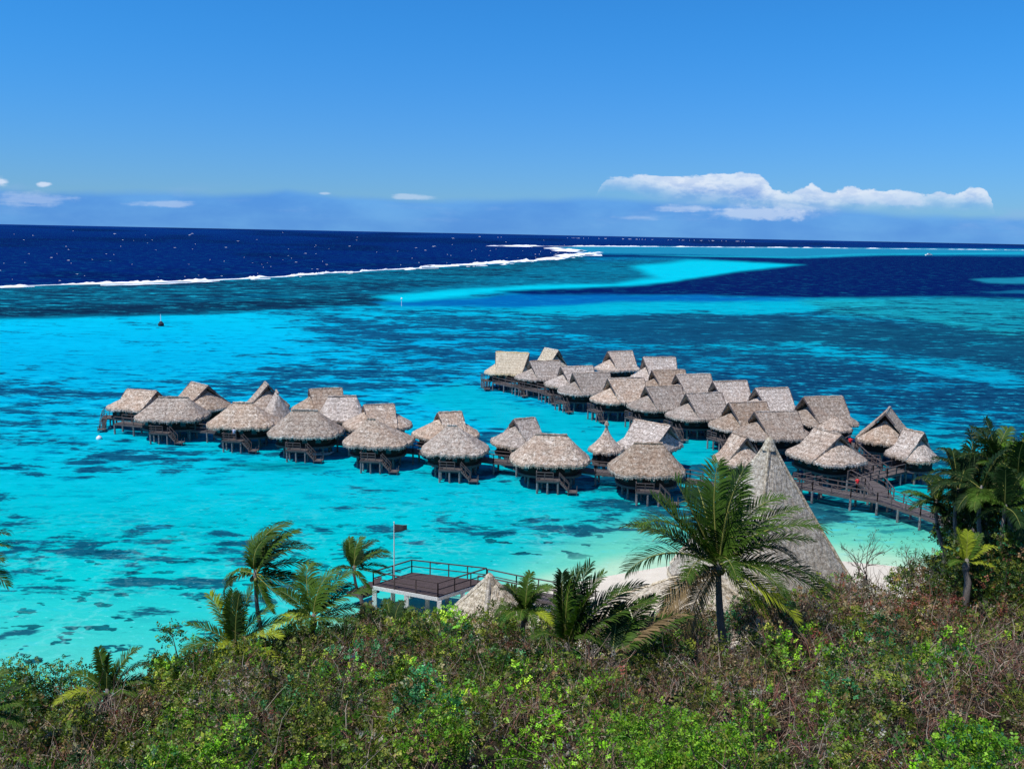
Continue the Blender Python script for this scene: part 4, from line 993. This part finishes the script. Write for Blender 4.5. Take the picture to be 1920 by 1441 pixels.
def twigs(P, D, L, rad, rs, segs=3, bend=.35):
    n = len(P); ps = [P]; d = unit(D)
    for k in range(segs):
        d = unit(d+rs.normal(size=(n, 3))*bend); ps.append(ps[-1]+d*(L/segs)[:, None])
    ps = np.stack(ps, 1); side = unit(np.cross(D, rs.normal(size=(n, 3)))); s2 = unit(np.cross(D, side)); m_ = segs+1
    V = []
    for j in range(3):
        a = 2*math.pi*j/3; r = rad[:, None]*np.linspace(1, .35, m_)[None, :]
        V.append(ps+(side*math.cos(a)+s2*math.sin(a))[:, None, :]*r[..., None])
    V = np.stack(V, 2); # n,m_,3,3
    base = np.arange(n*m_*3).reshape(n, m_, 3); F = []
    for k in range(segs):
        for j in range(3):
            j2 = (j+1) % 3; F.append(np.stack([base[:, k, j], base[:, k, j2], base[:, k+1, j2], base[:, k+1, j]], -1))
    return V.reshape(-1, 3), np.stack(F, 1).reshape(-1, 4), np.repeat(np.arange(n), m_*3), ps
rs = np.random.RandomState(11)
# --- the scrub that covers the slope (one mass of leaves and twigs)
def slope_points(n, rs, dmin=13.5, power=1.0):
    px = rs.uniform(-620, 2560, n); t = rs.rand(n)**power
    de = np.interp(px, XP, DE)+rs.normal(size=n)*.9
    d = dmin+(de-dmin)*t; a = np.arctan((px-960)/1751)
    x = d*np.sin(a); y = d*np.cos(a); return x, y, px, d
def weights(x, y, px, d):
    n1 = fbm(x*.33+3, y*.33, 3); n2 = fbm(x*.45+50, y*.45, 3); n3 = fbm(x*.9+80, y*.9, 2); right = sstep(1150, 1500, px); nearw = sstep(34, 20, d)
    W = np.stack([.05+1.7*sstep(.48, .66, n1+.10*nearw)*(.35+1.3*nearw), .70+.5*sstep(.4, .6, n2), .28+.25*(1-right)*(1-nearw), (.55+1.1*sstep(.48, .62, n2))*(.8+.6*right)*(1-.3*nearw), (.012+.9*sstep(.62, .72, n3)*(.2+.9*right)), (.10+.28*right)*(1-.5*nearw)+.02, .02+1.2*sstep(.60, .70, fbm(x*.3+90, y*.3, 2))], 1)
    return W
KN = ['bright', 'olive', 'dark', 'brown', 'red', 'grey', 'teal']
NTU = 9600
x, y, px, d = slope_points(NTU, rs, power=.80)
W = weights(x, y, px, d); Wn = W/W.sum(1, keepdims=True); kind = (Wn.cumsum(1) < rs.rand(NTU, 1)).sum(1).clip(0, len(KN)-1)
gap = fbm(x*.8+7, y*.8+3, 2) < .44+.05*sstep(1300, 1550, px)*sstep(30, 50, d)
zt_ = canopy(x, y)+rs.normal(size=NTU)*.34
rad_ = rs.uniform(.26, .62, NTU)*(1+.006*d); dry = np.isin(kind, [3, 4, 5])
nsp = np.where(dry, 17, 30); nsp = np.where(gap, 0, nsp); ti = np.repeat(np.arange(NTU), nsp); n = len(ti)
dirs = unit(rs.normal(size=(n, 3))+np.array([0, -.15, .45])); P = np.stack([x, y, zt_-rad_*.6], 1)[ti]+dirs*(rad_[ti]*rs.uniform(.5, 1.1, n)**.5)[:, None]*np.array([1, 1, 1.15])
tab = np.array([PAL[k] for k in KN]); colk = tab[kind[ti], rs.randint(0, 3, n)]*rs.uniform(.7, 1.45, (n, 1))*np.exp(rs.normal(size=NTU)*.45-.05)[ti][:, None]
colk = np.where(dry[ti][:, None], np.clip(colk*.8, 0, .34), np.clip(colk*1.15, 0, .8)); sz = (.105+.0030*d[ti])*rs.uniform(.75, 1.55, NTU)[ti]*rs.uniform(.7, 1.3, n)
V1, F1, i1 = sprigs(P, sz, 6, rs, up=.35, tilt=dirs*.9)
sc_ = obj('scrub_foliage', mesh('scrub_foliage', V1, F1, M['leaf'], False, colk[i1])); tag(sc_, 'dense dry green and brown scrub covering the foreground slope', 'scrub', kind='stuff')
ntw = np.where(dry, 9, 1); ti = np.repeat(np.arange(NTU), ntw); n = len(ti)
P = np.stack([x, y, zt_-rad_*1.1], 1)[ti]+rs.normal(size=(n, 3))*.22*np.array([1, 1, .3])
V2, F2, i2, _ = twigs(P, np.stack([rs.normal(size=n)*.6, rs.normal(size=n)*.6, np.ones(n)], 1), rad_[ti]*rs.uniform(1.1, 2.9, n), rs.uniform(.006, .014, n)*(1+d[ti]*.014), rs)
tc_ = np.array([(.24, .17, .12), (.42, .34, .26), (.12, .08, .055), (.26, .11, .08)])[rs.randint(0, 4, n)]*rs.uniform(.6, 1.3, (n, 1))
tw = obj('scrub_twigs', mesh('scrub_twigs', V2, F2, M['twig'], False, tc_[i2])); tag(tw, 'tangle of bare grey and reddish twigs rising through the scrub', 'twigs', kind='stuff')

# --- individual bushes that stand out of the mass
def bush(label, px, py, D, w_, h_, kinds, wts, n, name='bush', leaf=.2, group=None, bare=.3, seed=0, cat='bush', nl=6):
    rs = np.random.RandomState(seed+int(px)); top = atd(px, py, D); zb = float(terrain(np.array([top[0]]), np.array([top[1]]))[0])
    h_ = max(h_, .8); root = empty(name, (top[0], top[1], max(zb, top[2]-h_*2.2)-.1)); tag(root, label, cat, group); ht = top[2]-root.location.z
    # lobes
    nb = 9; lob = np.stack([rs.uniform(-.6, .6, nb)*w_, rs.uniform(-.6, .6, nb)*w_, ht-h_*.45-rs.uniform(0, .7, nb)*h_], 1); lob[0] = (0, 0, ht-h_*.42); lr = rs.uniform(.28, .48, nb)*min(w_, h_)*1.1
    k = rs.randint(0, nb, n); dirs = unit(rs.normal(size=(n, 3))+np.array([0, 0, .35])); P = lob[k]+dirs*(lr[k]*rs.uniform(.55, 1.08, n)**.6)[:, None]
    P[:, 2] = np.minimum(P[:, 2], ht+.1)
    Vf, Ff, ii = sprigs(P, leaf*rs.uniform(.7, 1.3, n), nl, rs, up=.35); col = pick(kinds, np.tile(np.array(wts, float), (n, 1)), n, rs)
    obj('foliage', mesh('foliage', Vf, Ff, M['leaf'], False, col[ii]), root)
    mb = MB()
    for i in range(nb):
        e = Vector(lob[i]); s_ = Vector((jit(.1), jit(.1), -.2)); mid = s_.lerp(e, .5)+Vector((jit(.2), jit(.2), 0)); mb.tube([s_, mid, e, e+Vector((jit(.3), jit(.3), lr[i]*.8))], [.06, .045, .025, .008], 6)
    mb.build('stem', M['bark'], root)
    return root
def tree(label, px, py, D, wpx, hpx, kinds, wts, n, leaf=.24, seed=0, name='tree', nb=22, basez=None, lim=10, nl=6, flat=1.0, cat='tree'):
    rs = np.random.RandomState(seed); top = atd(px, py, D); sc = F_PX/((top-np.array([0, 0, H]))@Fv); w_ = wpx/sc/2; h_ = hpx/sc
    zb = float(terrain(np.array([top[0]]), np.array([top[1]]))[0]); zb = max(zb, -.5)
    root = empty(name, (top[0], top[1], zb-.2)); tag(root, label, cat); ht = top[2]-zb+.2
    lob = []; lr = []
    for i in range(nb):
        a = rs.uniform(0, 2*math.pi); r = math.sqrt(rs.rand())*.85; zz = rs.rand(); r *= math.sqrt(max(.05, 1-(zz*1.05-.25)**2))
        lob.append((r*w_*math.cos(a), r*w_*math.sin(a)*flat, ht-h_+zz*h_*.86)); lr.append(rs.uniform(.16, .34)*min(w_, h_))
    lob = np.array(lob); lr = np.array(lr)
    k = rs.randint(0, nb, n); dirs = unit(rs.normal(size=(n, 3))); P = lob[k]+dirs*(lr[k]*rs.uniform(.4, 1.1, n)**.6)[:, None]*np.array([1.15, 1.15, .75])
    Vf, Ff, ii = sprigs(P, leaf*rs.uniform(.7, 1.3, n), nl, rs, up=.3, lw=.42); col = pick(kinds, np.tile(np.array(wts, float), (n, 1)), n, rs)
    lobc = rs.uniform(.7, 1.35, nb)[k]; col = np.clip(col*lobc[:, None], 0, 1)
    obj('crown', mesh('crown', Vf, Ff, M['leaf'], False, col[ii]), root)
    mb = MB(); fork = Vector((jit(.3), jit(.3), max(.6, (ht-h_)*.8))); mb.tube([(0, 0, -.3), fork*.5+Vector((jit(.1), jit(.1), 0)), fork], [.22, .17, .14], 9); mb.build('trunk', M['bark'], root, True)
    mb = MB()
    for i in range(min(nb, lim)):
        e = Vector(lob[i]); mid = fork.lerp(e, .5)+Vector((jit(.3), jit(.3), .1)); mb.tube([fork, mid, e], [.1, .06, .02], 6)
    mb.build('limb', M['bark'], root)
    return root
tree('broad leaved tree leaning over the shore left of the yellow-green palm', 345, 1178, 53, 175, 150, ['bright', 'olive', 'dark'], [.35, .5, .5], 1700, leaf=.30, seed=3)
tree('rounded leafy tree at the left edge with the sea behind it', 78, 1246, 50, 320, 165, ['bright', 'dark', 'olive'], [.22, .55, .45], 3600, leaf=.24, seed=4, nb=34)
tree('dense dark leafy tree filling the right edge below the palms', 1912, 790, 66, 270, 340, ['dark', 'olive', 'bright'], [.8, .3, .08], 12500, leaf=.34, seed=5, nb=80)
tree('smaller green tree at the right edge in front of the dark one', 1905, 980, 57, 240, 200, ['dark', 'teal', 'olive', 'brown'], [.5, .25, .4, .2], 4200, leaf=.26, seed=6, nb=34)
bl = [('bright green leafy bush at the bottom edge right of centre', 1290, 1345, 20.5, 2.2, 1.2, ['bright', 'olive'], [1, .3], 1500, .17),
      ('bright green feathery bush in the bottom left corner area under the twigs', 330, 1405, 21, 1.4, .9, ['bright', 'olive', 'teal'], [.8, .5, .2], 750, .16),
      ('bright green bush at the bottom centre among brown twigs', 800, 1330, 22, 1.5, .9, ['bright', 'olive', 'brown'], [1, .5, .3], 850, .16),
      ('light green bush at the bottom right corner', 1850, 1370, 20, 1.6, 1.0, ['bright', 'teal', 'olive'], [1, .2, .3], 1000, .17),
      ('olive bush halfway up the slope below the timber deck', 800, 1185, 52, 2.6, 1.7, ['olive', 'dark', 'brown'], [.7, .3, .3], 1000, .24),
      ('fresh green bush just right of the tall upright palm fronds', 1100, 1225, 43, 1.4, 1.1, ['bright', 'olive'], [1, .5], 600, .2),
      ('reddish brown dry bush below the pyramid roof', 1560, 1092, 55, 3.0, 2.2, ['red', 'brown', 'olive', 'grey'], [.5, .6, .4, .5], 1000, .22),
      ('pinkish dry bush between the two leaning palm fronds and the big palm trunk', 1215, 1160, 50, 1.8, 1.8, ['red', 'grey', 'brown'], [.8, .6, .4], 600, .18),
      ('dark green bush behind the dead branches on the right', 1440, 1105, 54, 2.6, 2.2, ['dark', 'olive', 'brown'], [.6, .6, .3], 1000, .24),
      ('brownish bush on the right slope with rusty leaves', 1730, 1108, 51, 3.2, 2.4, ['brown', 'red', 'olive', 'dark'], [.5, .4, .5, .3], 1200, .24),
      ('dark leafy bush in front of the palm trunks at the right edge', 1815, 1000, 59, 3.4, 3.0, ['dark', 'olive'], [.7, .5], 2000, .28),
      ('olive bush below the dark palms, close to the right edge', 1890, 1050, 54, 3.2, 2.6, ['olive', 'dark', 'red'], [.6, .6, .12], 1700, .25),
      ('green bush at the far left bottom below the rounded tree', 45, 1330, 42, 2.2, 1.6, ['dark', 'olive', 'grey'], [.5, .6, .3], 800, .22),
      ('dark blue-green bush below the left side of the timber deck', 690, 1135, 58, 2.2, 1.6, ['olive', 'brown', 'dark'], [.6, .4, .4], 700, .24)]
for i, (lb, px_, py_, D_b, w_, h_, kk, ww, n_, lf) in enumerate(bl): bush(lb, px_, py_, D_b, w_, h_, kk, ww, n_, leaf=lf, seed=i*7)
# bare dead shrubs against the sand
def deadshrub(label, px, py, D, hpx, seed):
    rs = random.Random(seed); top = atd(px, py, D); sc = F_PX/((top-np.array([0, 0, H]))@Fv); h_ = hpx/sc
    root = empty('dead_shrub', (top[0], top[1], top[2]-h_)); tag(root, label, 'shrub')
    mb = MB()
    def br(p, d, L, r, dep):
        q = p+d*L*.5+Vector((rs.uniform(-1, 1), rs.uniform(-1, 1), rs.uniform(-.3, 1)))*L*.10; e = p+d*L
        mb.tube([p, q, e], [r, r*.8, r*.6], 5, dep == 0)
        if dep < 4:
            for _ in range(rs.choice((2, 3))):
                br(e if rs.random() < .6 else q, (d+Vector((rs.uniform(-1, 1), rs.uniform(-1, 1), rs.uniform(-.25, .7)))*.75).normalized(), L*rs.uniform(.55, .8), r*.6, dep+1)
    for _ in range(3): br(Vector((rs.uniform(-.2, .2), rs.uniform(-.2, .2), -.6)), Vector((rs.uniform(-.5, .5), rs.uniform(-.5, .5), 1)).normalized(), h_*.42, .05, 0)
    mb.build('branches', M['bark'], root)
    r2 = np.random.RandomState(seed); n = 46; P = np.stack([r2.normal(size=n)*h_*.4, r2.normal(size=n)*h_*.4, r2.uniform(.3, 1.0, n)*h_], 1)
    Vf, Ff, ii = sprigs(P, .2*np.ones(n), 4, r2); obj('leaves', mesh('leaves', Vf, Ff, M['leaf'], False, pick(['olive', 'dark'], np.ones((n, 2)), n, r2)[ii]), root)
deadshrub('bare branched shrub standing out against the pale sand by the pyramid', 1632, 988, 60, 95, 2)
deadshrub('sparse twiggy shrub beside the boardwalk shore end', 1712, 1010, 62, 80, 5)
deadshrub('dead grey shrub low on the slope left of the big palm trunk', 1270, 1140, 50, 80, 8)
deadshrub('tall bare shrub above the scrub at the right', 1500, 1075, 52, 95, 12)

# --- coconut palms
def frond_mesh(L, az_, el, grav, wind, rs, nleaf=34, wl=.30, droop=.5, col='f', lw=.05, twist=0.0, split=0.0):
    seg = 14; p = np.zeros(3); d = np.array([math.cos(az_)*math.cos(el), math.sin(az_)*math.cos(el), math.sin(el)]); R_ = [p.copy()]; Ds = [d.copy()]
    for i in range(seg):
        d = d+np.array([wind[0], wind[1], -grav])*(.3+1.1*i/seg)/seg*2.0; d = d/np.linalg.norm(d); p = p+d*L/seg; R_.append(p.copy()); Ds.append(d.copy())
    R_ = np.array(R_); Ds = np.array(Ds); V = []; F = []; CC = []
    def at_(t):
        x = t*seg; i = min(int(x), seg-1); f = x-i; return R_[i]*(1-f)+R_[i+1]*f, unit(Ds[i]*(1-f)+Ds[i+1]*f)
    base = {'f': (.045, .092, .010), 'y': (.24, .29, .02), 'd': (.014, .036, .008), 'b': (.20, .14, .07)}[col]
    shade = rs.uniform(.8, 1.25)
    # rachis
    rb = len(V)
    for i in range(seg+1):
        r = .045*(1-i/seg)**.7*(L/4)+.008; s = unit(np.cross(Ds[i], [0, 0, 1.001])); u = np.cross(s, Ds[i])
        for k in range(4):
            a = math.pi/2*k; V.append(R_[i]+(s*math.cos(a)+u*math.sin(a))*r); CC.append(np.array((.26, .27, .07) if col != 'b' else (.25, .18, .1))*.9)
    for i in range(seg):
        for k in range(4): F.append((rb+i*4+k, rb+i*4+(k+1) % 4, rb+(i+1)*4+(k+1) % 4, rb+(i+1)*4+k))
    for i in range(nleaf):
        t = .10+.90*i/(nleaf-1); o, dd_ = at_(min(t, .999)); up = np.array([0, 0, 1.001]); s = unit(np.cross(dd_, up)); nrm = np.cross(s, dd_)
        ll = L*wl*1.12*(math.sin(math.pi*(.12+.80*t))**.7)*rs.uniform(.85, 1.12)
        for side in (-1, 1):
            a = .55+.35*t
            ld = unit(s*side*(1-.35*t)+dd_*a+nrm*(.25+rs.uniform(-.12, .12))+np.array([wind[0], wind[1], 0])*.35*(1 if split else .8))
            if rs.rand() < .05: continue
            dr = np.array([wind[0]*.5, wind[1]*.5, -droop*(1+rs.uniform(-.3, .3))]); w_ = dd_*lw*(L/4)**.5*(1.0)
            p1 = o+ld*ll*.45; d2 = unit(ld+dr*.8); p2 = p1+d2*ll*.35; d3 = unit(d2+dr*1.1); p3 = p2+d3*ll*.25
            b = len(V); V += [o-w_*.5, o+w_*.5, p1-w_, p1+w_, p2-w_*.6, p2+w_*.6, p3-w_*.06, p3+w_*.06]; F += [(b, b+1, b+3, b+2), (b+2, b+3, b+5, b+4), (b+4, b+5, b+7, b+6)]
            c0 = np.array(base)*shade*rs.uniform(.7, 1.35); tip = np.array((.22, .20, .08))*shade
            mixt = rs.rand() < .18
            CC += [c0]*4+[c0*1.05]*2+[tip if mixt else c0]*2
    return mesh('frond', np.array(V), np.array(F), M['frond'], False, np.array(CC))
def palm(label, base, crown, D, fl, fronds, wind=(.35, 0), seed=0, trunk=.16, cols=None, wl=.3, bend=.1, Dbase=None, coco=0, droop=.5, name='coconut_palm', zbase=None, lw=.056, nleaf=40, cap=None):
    """base, crown in picture px; fl frond length in px; fronds: (azimuth deg [0=right,90=away], elevation deg, length factor, colour)"""
    r_ = np.random.RandomState(seed+100); cr = atd(*crown, D); sc = F_PX/((cr-np.array([0, 0, H]))@Fv); L0 = fl/sc
    bs = atd(*base, Dbase or D); zt = float(terrain(np.array([bs[0]]), np.array([bs[1]]))[0]); zb = min(bs[2], cr[2]-.5)
    root = empty(name, (bs[0], bs[1], min(zb, max(zt, -.3)))); tag(root, label, 'palm')
    o_ = np.array(root.location); A = np.array([bs[0], bs[1], zb])-o_; B_ = cr-o_; pts = [Vector((A[0], A[1], -.3))] if zb > o_[2]+.2 else []
    n_ = 9; side = np.array([-(B_-A)[2], 0, 0])*bend
    for i in range(n_):
        t = i/(n_-1); pts.append(Vector(A+(B_-A)*t+side*math.sin(math.pi*t)*.6))
    rad = [trunk*(1.25-.55*i/(len(pts)-1)) for i in range(len(pts))]; rad[0] *= 1.3
    mb = MB(); mb.tube(pts, rad, 10); mb.build('trunk', M['trunk'], root, True)
    mb = MB(); mb.tube([Vector(B_)+Vector((0, 0, -.5)), Vector(B_)+Vector((0, 0, -.1)), Vector(B_)+Vector((0, 0, .35))], [trunk*.9, trunk*1.35, trunk*.5], 8); mb.build('crown_shaft', M['trunk'], root, True)
    for i, f in enumerate(fronds):
        a, e, k = f[:3]; c = f[3] if len(f) > 3 else 'f'; g = f[4] if len(f) > 4 else .55
        rg = 2.2 if coco else 1.2
        me = frond_mesh(L0*k*r_.uniform(.86, 1.10), math.radians(a+r_.uniform(-6, 6)*rg), math.radians(e+r_.uniform(-4, 4)*rg), g*r_.uniform(.8, 1.4), (wind[0]*r_.uniform(.6, 1.6), wind[1]+r_.uniform(-.08, .08)), r_, col=c, wl=wl, droop=droop, lw=lw, nleaf=nleaf)
        obj('frond', me, root, tuple(B_+np.array([r_.uniform(-.06, .06), r_.uniform(-.06, .06), .1])))
    for i in range(coco):
        a = 2*math.pi*i/coco; mb = MB(); q = Vector(B_)+Vector((.26*math.cos(a), .26*math.sin(a), -.22)); mb.tube([q+Vector((0, 0, -.17)), q+Vector((0, 0, -.09)), q+Vector((0, 0, .05)), q+Vector((0, 0, .16))], [.03, .12, .125, .04], 8); mb.build('coconut', mat_coco, root, True)
    return root
mat_coco = mat('coconut_husk', lambda n: pbsdf(n, n.mix(n.noise(None, 4, 3), (.10, .14, .03), (.2, .17, .06)), .5))
# the slender palm over the lagoon, wind from the left
palm('slender windswept palm with a bare pale trunk standing alone over the lagoon', (496, 1205), (479, 1078), 57, 118,
     [(60, 78, 1.0, 'd', .5), (100, 70, 1.0, 'f', .5), (20, 62, 1.1, 'f', .45), (340, 58, 1.0, 'd', .5), (130, 60, .95, 'f', .4), (160, 74, .9, 'f', .5), (15, 30, 1.0, 'f', .5), (350, 12, 1.0, 'f', .5), (340, -8, .95, 'f', .6), (20, 0, 1.0, 'd', .4), (318, -25, 1.0, 'f', .5), (178, 18, .75, 'f', .9), (200, 8, .6, 'd', .8), (290, -55, .7, 'f', .5), (80, 45, 1.0, 'd', .5)],
     wind=(.62, .1), seed=1, trunk=.14, coco=5, bend=.06, wl=.26, droop=.45, lw=.06)
palm('small windblown palm touching the left corner of the timber deck', (678, 1125), (664, 1068), 64, 72,
     [(70, 76, 1.0, 'd', .5), (120, 68, 1.0, 'f', .5), (20, 60, 1.0, 'f', .5), (345, 50, 1.0, 'd', .5), (10, 25, 1.0, 'f', .5), (345, 0, .9, 'f', .5), (165, 45, .8, 'f', .3), (160, 60, .8, 'f', .4), (320, -35, .7, 'f', .5), (40, 45, 1, 'd', .5), (190, 20, .6, 'd', .5)], wind=(.6, .1), seed=2, trunk=.12, wl=.28, droop=.45)
palm('spreading palm below the small windblown one, left of the deck', (590, 1210), (588, 1160), 53, 105,
     [(90, 80, 1.0, 'f', .5), (40, 66, 1.1, 'f', .5), (20, 48, 1.1, 'f', .5), (140, 60, .9, 'f', .5), (170, 45, .8, 'f', .5), (10, 25, 1.1, 'd', .5), (340, 10, 1.0, 'f', .5), (200, 20, .8, 'y', .6), (320, -15, .8, 'f', .5), (250, 30, .7, 'f', .6), (60, 50, 1.0, 'd', .5), (165, 10, .8, 'f', .6)], wind=(.35, .1), seed=3, wl=.3)
palm('yellow-green young palm in front of the slender one', (440, 1290), (441, 1212), 50, 116,
     [(90, 84, .95, 'd', .25), (130, 76, .95, 'f', .25), (50, 74, .95, 'f', .25), (165, 62, .9, 'y', .45), (15, 60, .9, 'f', .4), (190, 42, .9, 'f', .5), (350, 40, 1.0, 'y', .45), (210, 22, .9, 'f', .6), (330, 18, .95, 'y', .6), (250, 45, .6, 'y', .8), (290, 40, .6, 'y', .8), (20, 35, 1.0, 'f', .5), (230, 0, .8, 'y', .7), (310, -5, .7, 'y', .8)], wind=(.12, 0), seed=4, wl=.28, droop=.3)
palm('low young palm rising from the scrub at the lower left', (195, 1370), (202, 1302), 45, 88,
     [(90, 82, 1.0, 'd', .3), (140, 66, 1.0, 'f', .4), (40, 66, 1.0, 'f', .5), (170, 42, 1.0, 'f', .6), (10, 45, 1.0, 'f', .8), (195, 20, 1.0, 'y', .7), (345, 35, .9, 'f', .8), (215, 5, 1.0, 'y', .7), (20, 60, 1.1, 'd', .6), (250, 30, .6, 'f', .8)], wind=(.1, 0), seed=5, wl=.26)
palm('palm at the far left edge with only its frond tips in view', (-70, 1200), (-62, 1045), 56, 95,
     [(a, e, 1.0, c, .6) for a, e, c in ((0, 45, 'f'), (20, 60, 'd'), (350, 20, 'f'), (340, -5, 'f'), (90, 70, 'f'), (180, 40, 'f'), (200, 10, 'd'), (270, 30, 'f'), (310, 10, 'f'))], wind=(.4, 0), seed=6)
palm('pale fronded palm at the lower left corner of the picture', (-20, 1400), (-25, 1345), 40, 80,
     [(a, e, 1.0, c, .6) for a, e, c in ((0, 40, 'f'), (30, 60, 'd'), (350, 10, 'f'), (330, -20, 'f'), (90, 70, 'f'), (160, 40, 'f'))], wind=(.1, 0), seed=7)
palm('tall upright fronds of a palm in the middle of the slope', (1060, 1270), (1062, 1215), 43, 165,
     [(90, 86, 1.0, 'd', .12), (120, 82, 1.0, 'f', .15), (60, 80, 1.05, 'd', .2), (20, 72, 1.05, 'f', .3), (330, 74, 1.0, 'f', .35), (0, 62, 1.05, 'f', .35), (160, 80, .8, 'd', .2), (15, 50, 1.05, 'd', .3), (350, 40, 1.1, 'f', .25), (200, 55, .5, 'f', .7)], wind=(.16, 0), seed=8, wl=.25, droop=.28, nleaf=44)
palm('green drooping palm between the small white roof and the upright fronds', (985, 1215), (984, 1150), 50, 72,
     [(90, 78, 1.0, 'f', .4), (150, 62, 1.0, 'f', .7), (30, 60, 1.0, 'f', .7), (180, 40, 1.0, 'f', .9), (0, 40, 1.0, 'f', .9), (215, 30, 1.0, 'f', .9), (325, 30, 1.0, 'y', .9), (250, 40, .8, 'f', 1), (290, 40, .8, 'f', 1), (200, 65, .9, 'd', .6), (340, 68, .9, 'f', .6)], wind=(.1, 0), seed=9)
palm('small bluish green palm in the scrub under the timber deck', (740, 1215), (738, 1180), 53, 62,
     [(a, e, 1.0, c, .6) for a, e, c in ((90, 70, 'd'), (130, 60, 'f'), (45, 55, 'f'), (175, 35, 'f'), (5, 35, 'd'), (340, 15, 'f'), (205, 15, 'f'), (20, 45, 'd'))], wind=(.2, 0), seed=10)
palm('palm with two long pale fronds leaning right below the beige roof', (1175, 1275), (1150, 1232), 42, 170,
     [(28, 40, 1.0, 'b', .35), (12, 30, 1.05, 'f', .3), (45, 50, .8, 'f', .4), (170, 50, .5, 'f', .6), (0, 10, .5, 'f', .6), (70, 60, .7, 'd', .4)], wind=(.1, 0), seed=11, wl=.24, nleaf=44, droop=.4)
# the big palm
palm('biggest palm, dark feathery crown in front of the pyramid roof', (1357, 1215), (1347, 1062), 47, 205,
     [(92, 86, 1.0, 'd', .22), (130, 80, 1.0, 'f', .25), (60, 79, 1.0, 'f', .30), (20, 66, 1.0, 'f', .5), (340, 60, 1.0, 'f', .6), (75, 62, 1.0, 'f', .6), (110, 60, .95, 'd', .7), (195, 55, .9, 'f', .8), (355, 45, .85, 'd', .9), (180, -15, .8, 'f', .7), (20, -10, .8, 'd', .8), (165, 68, 1.0, 'f', .30), (180, 56, .92, 'f', .25), (190, 40, .95, 'f', .35), (200, 22, .95, 'd', .5), (172, 30, .9, 'f', .35), (8, 50, 1.0, 'f', .5), (350, 34, 1.0, 'f', .45), (0, 20, 1.05, 'f', .5), (335, 12, 1.0, 'd', .5), (315, -5, .9, 'y', .6), (215, 5, .95, 'b', .5), (235, 30, .8, 'f', .8), (270, 40, .7, 'f', .9), (300, 35, .8, 'f', .9), (100, 50, 1.0, 'd', .5), (45, 40, 1.0, 'd', .5), (225, -25, .7, 'b', .6), (318, -28, .7, 'y', .6), (150, 35, .9, 'd', .4)],
     wind=(.17, .02), seed=12, trunk=.2, coco=7, wl=.25, droop=.38, nleaf=48, lw=.046, bend=.03)
# dark group at the right edge
dg = [(1812, 900, 66, 80, 1805, 1010, 'first dark palm from the left in the group at the right edge, leaning outwards', 20, (-.25, 0)), (1868, 872, 64, 88, 1850, 1010, 'tallest dark palm of the group at the right edge', 21, (.05, 0)), (1908, 900, 62, 88, 1895, 1010, 'dark palm at the very right edge below the tallest crown', 22, (.1, 0)),
      (1755, 945, 64, 56, 1772, 1035, 'thin palm left of the dark group, its trunk leaning in front of the boardwalk', 23, (-.15, 0)), (1795, 925, 62, 75, 1800, 1040, 'dark palm right of the thin leaning one', 24, (.1, 0)), (1840, 920, 60, 85, 1845, 1040, 'dark drooping palm in the middle of the right hand group', 25, (.05, 0)), (1885, 955, 58, 80, 1885, 1060, 'low dark palm near the right edge above the scrub', 26, (0, 0))]
for cx, cy, D_p, L_p, bx, by, lb, sd_p, wn_ in dg:
    r0 = random.Random(sd_p)
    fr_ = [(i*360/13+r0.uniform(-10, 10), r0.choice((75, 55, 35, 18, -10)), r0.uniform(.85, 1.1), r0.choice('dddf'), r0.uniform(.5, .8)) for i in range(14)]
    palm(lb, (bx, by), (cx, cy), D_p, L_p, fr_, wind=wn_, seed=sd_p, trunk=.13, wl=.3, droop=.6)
palm('yellow-green young palm at the foot of the dark right hand group', (1815, 1090), (1812, 1058), 55, 66,
     [(90, 82, 1.0, 'y', .3), (140, 70, 1.0, 'y', .4), (40, 70, 1.0, 'f', .4), (175, 50, .9, 'y', .6), (5, 50, .9, 'y', .6), (210, 25, .8, 'f', .7), (330, 25, .8, 'y', .7)], wind=(.05, 0), seed=30, wl=.28)
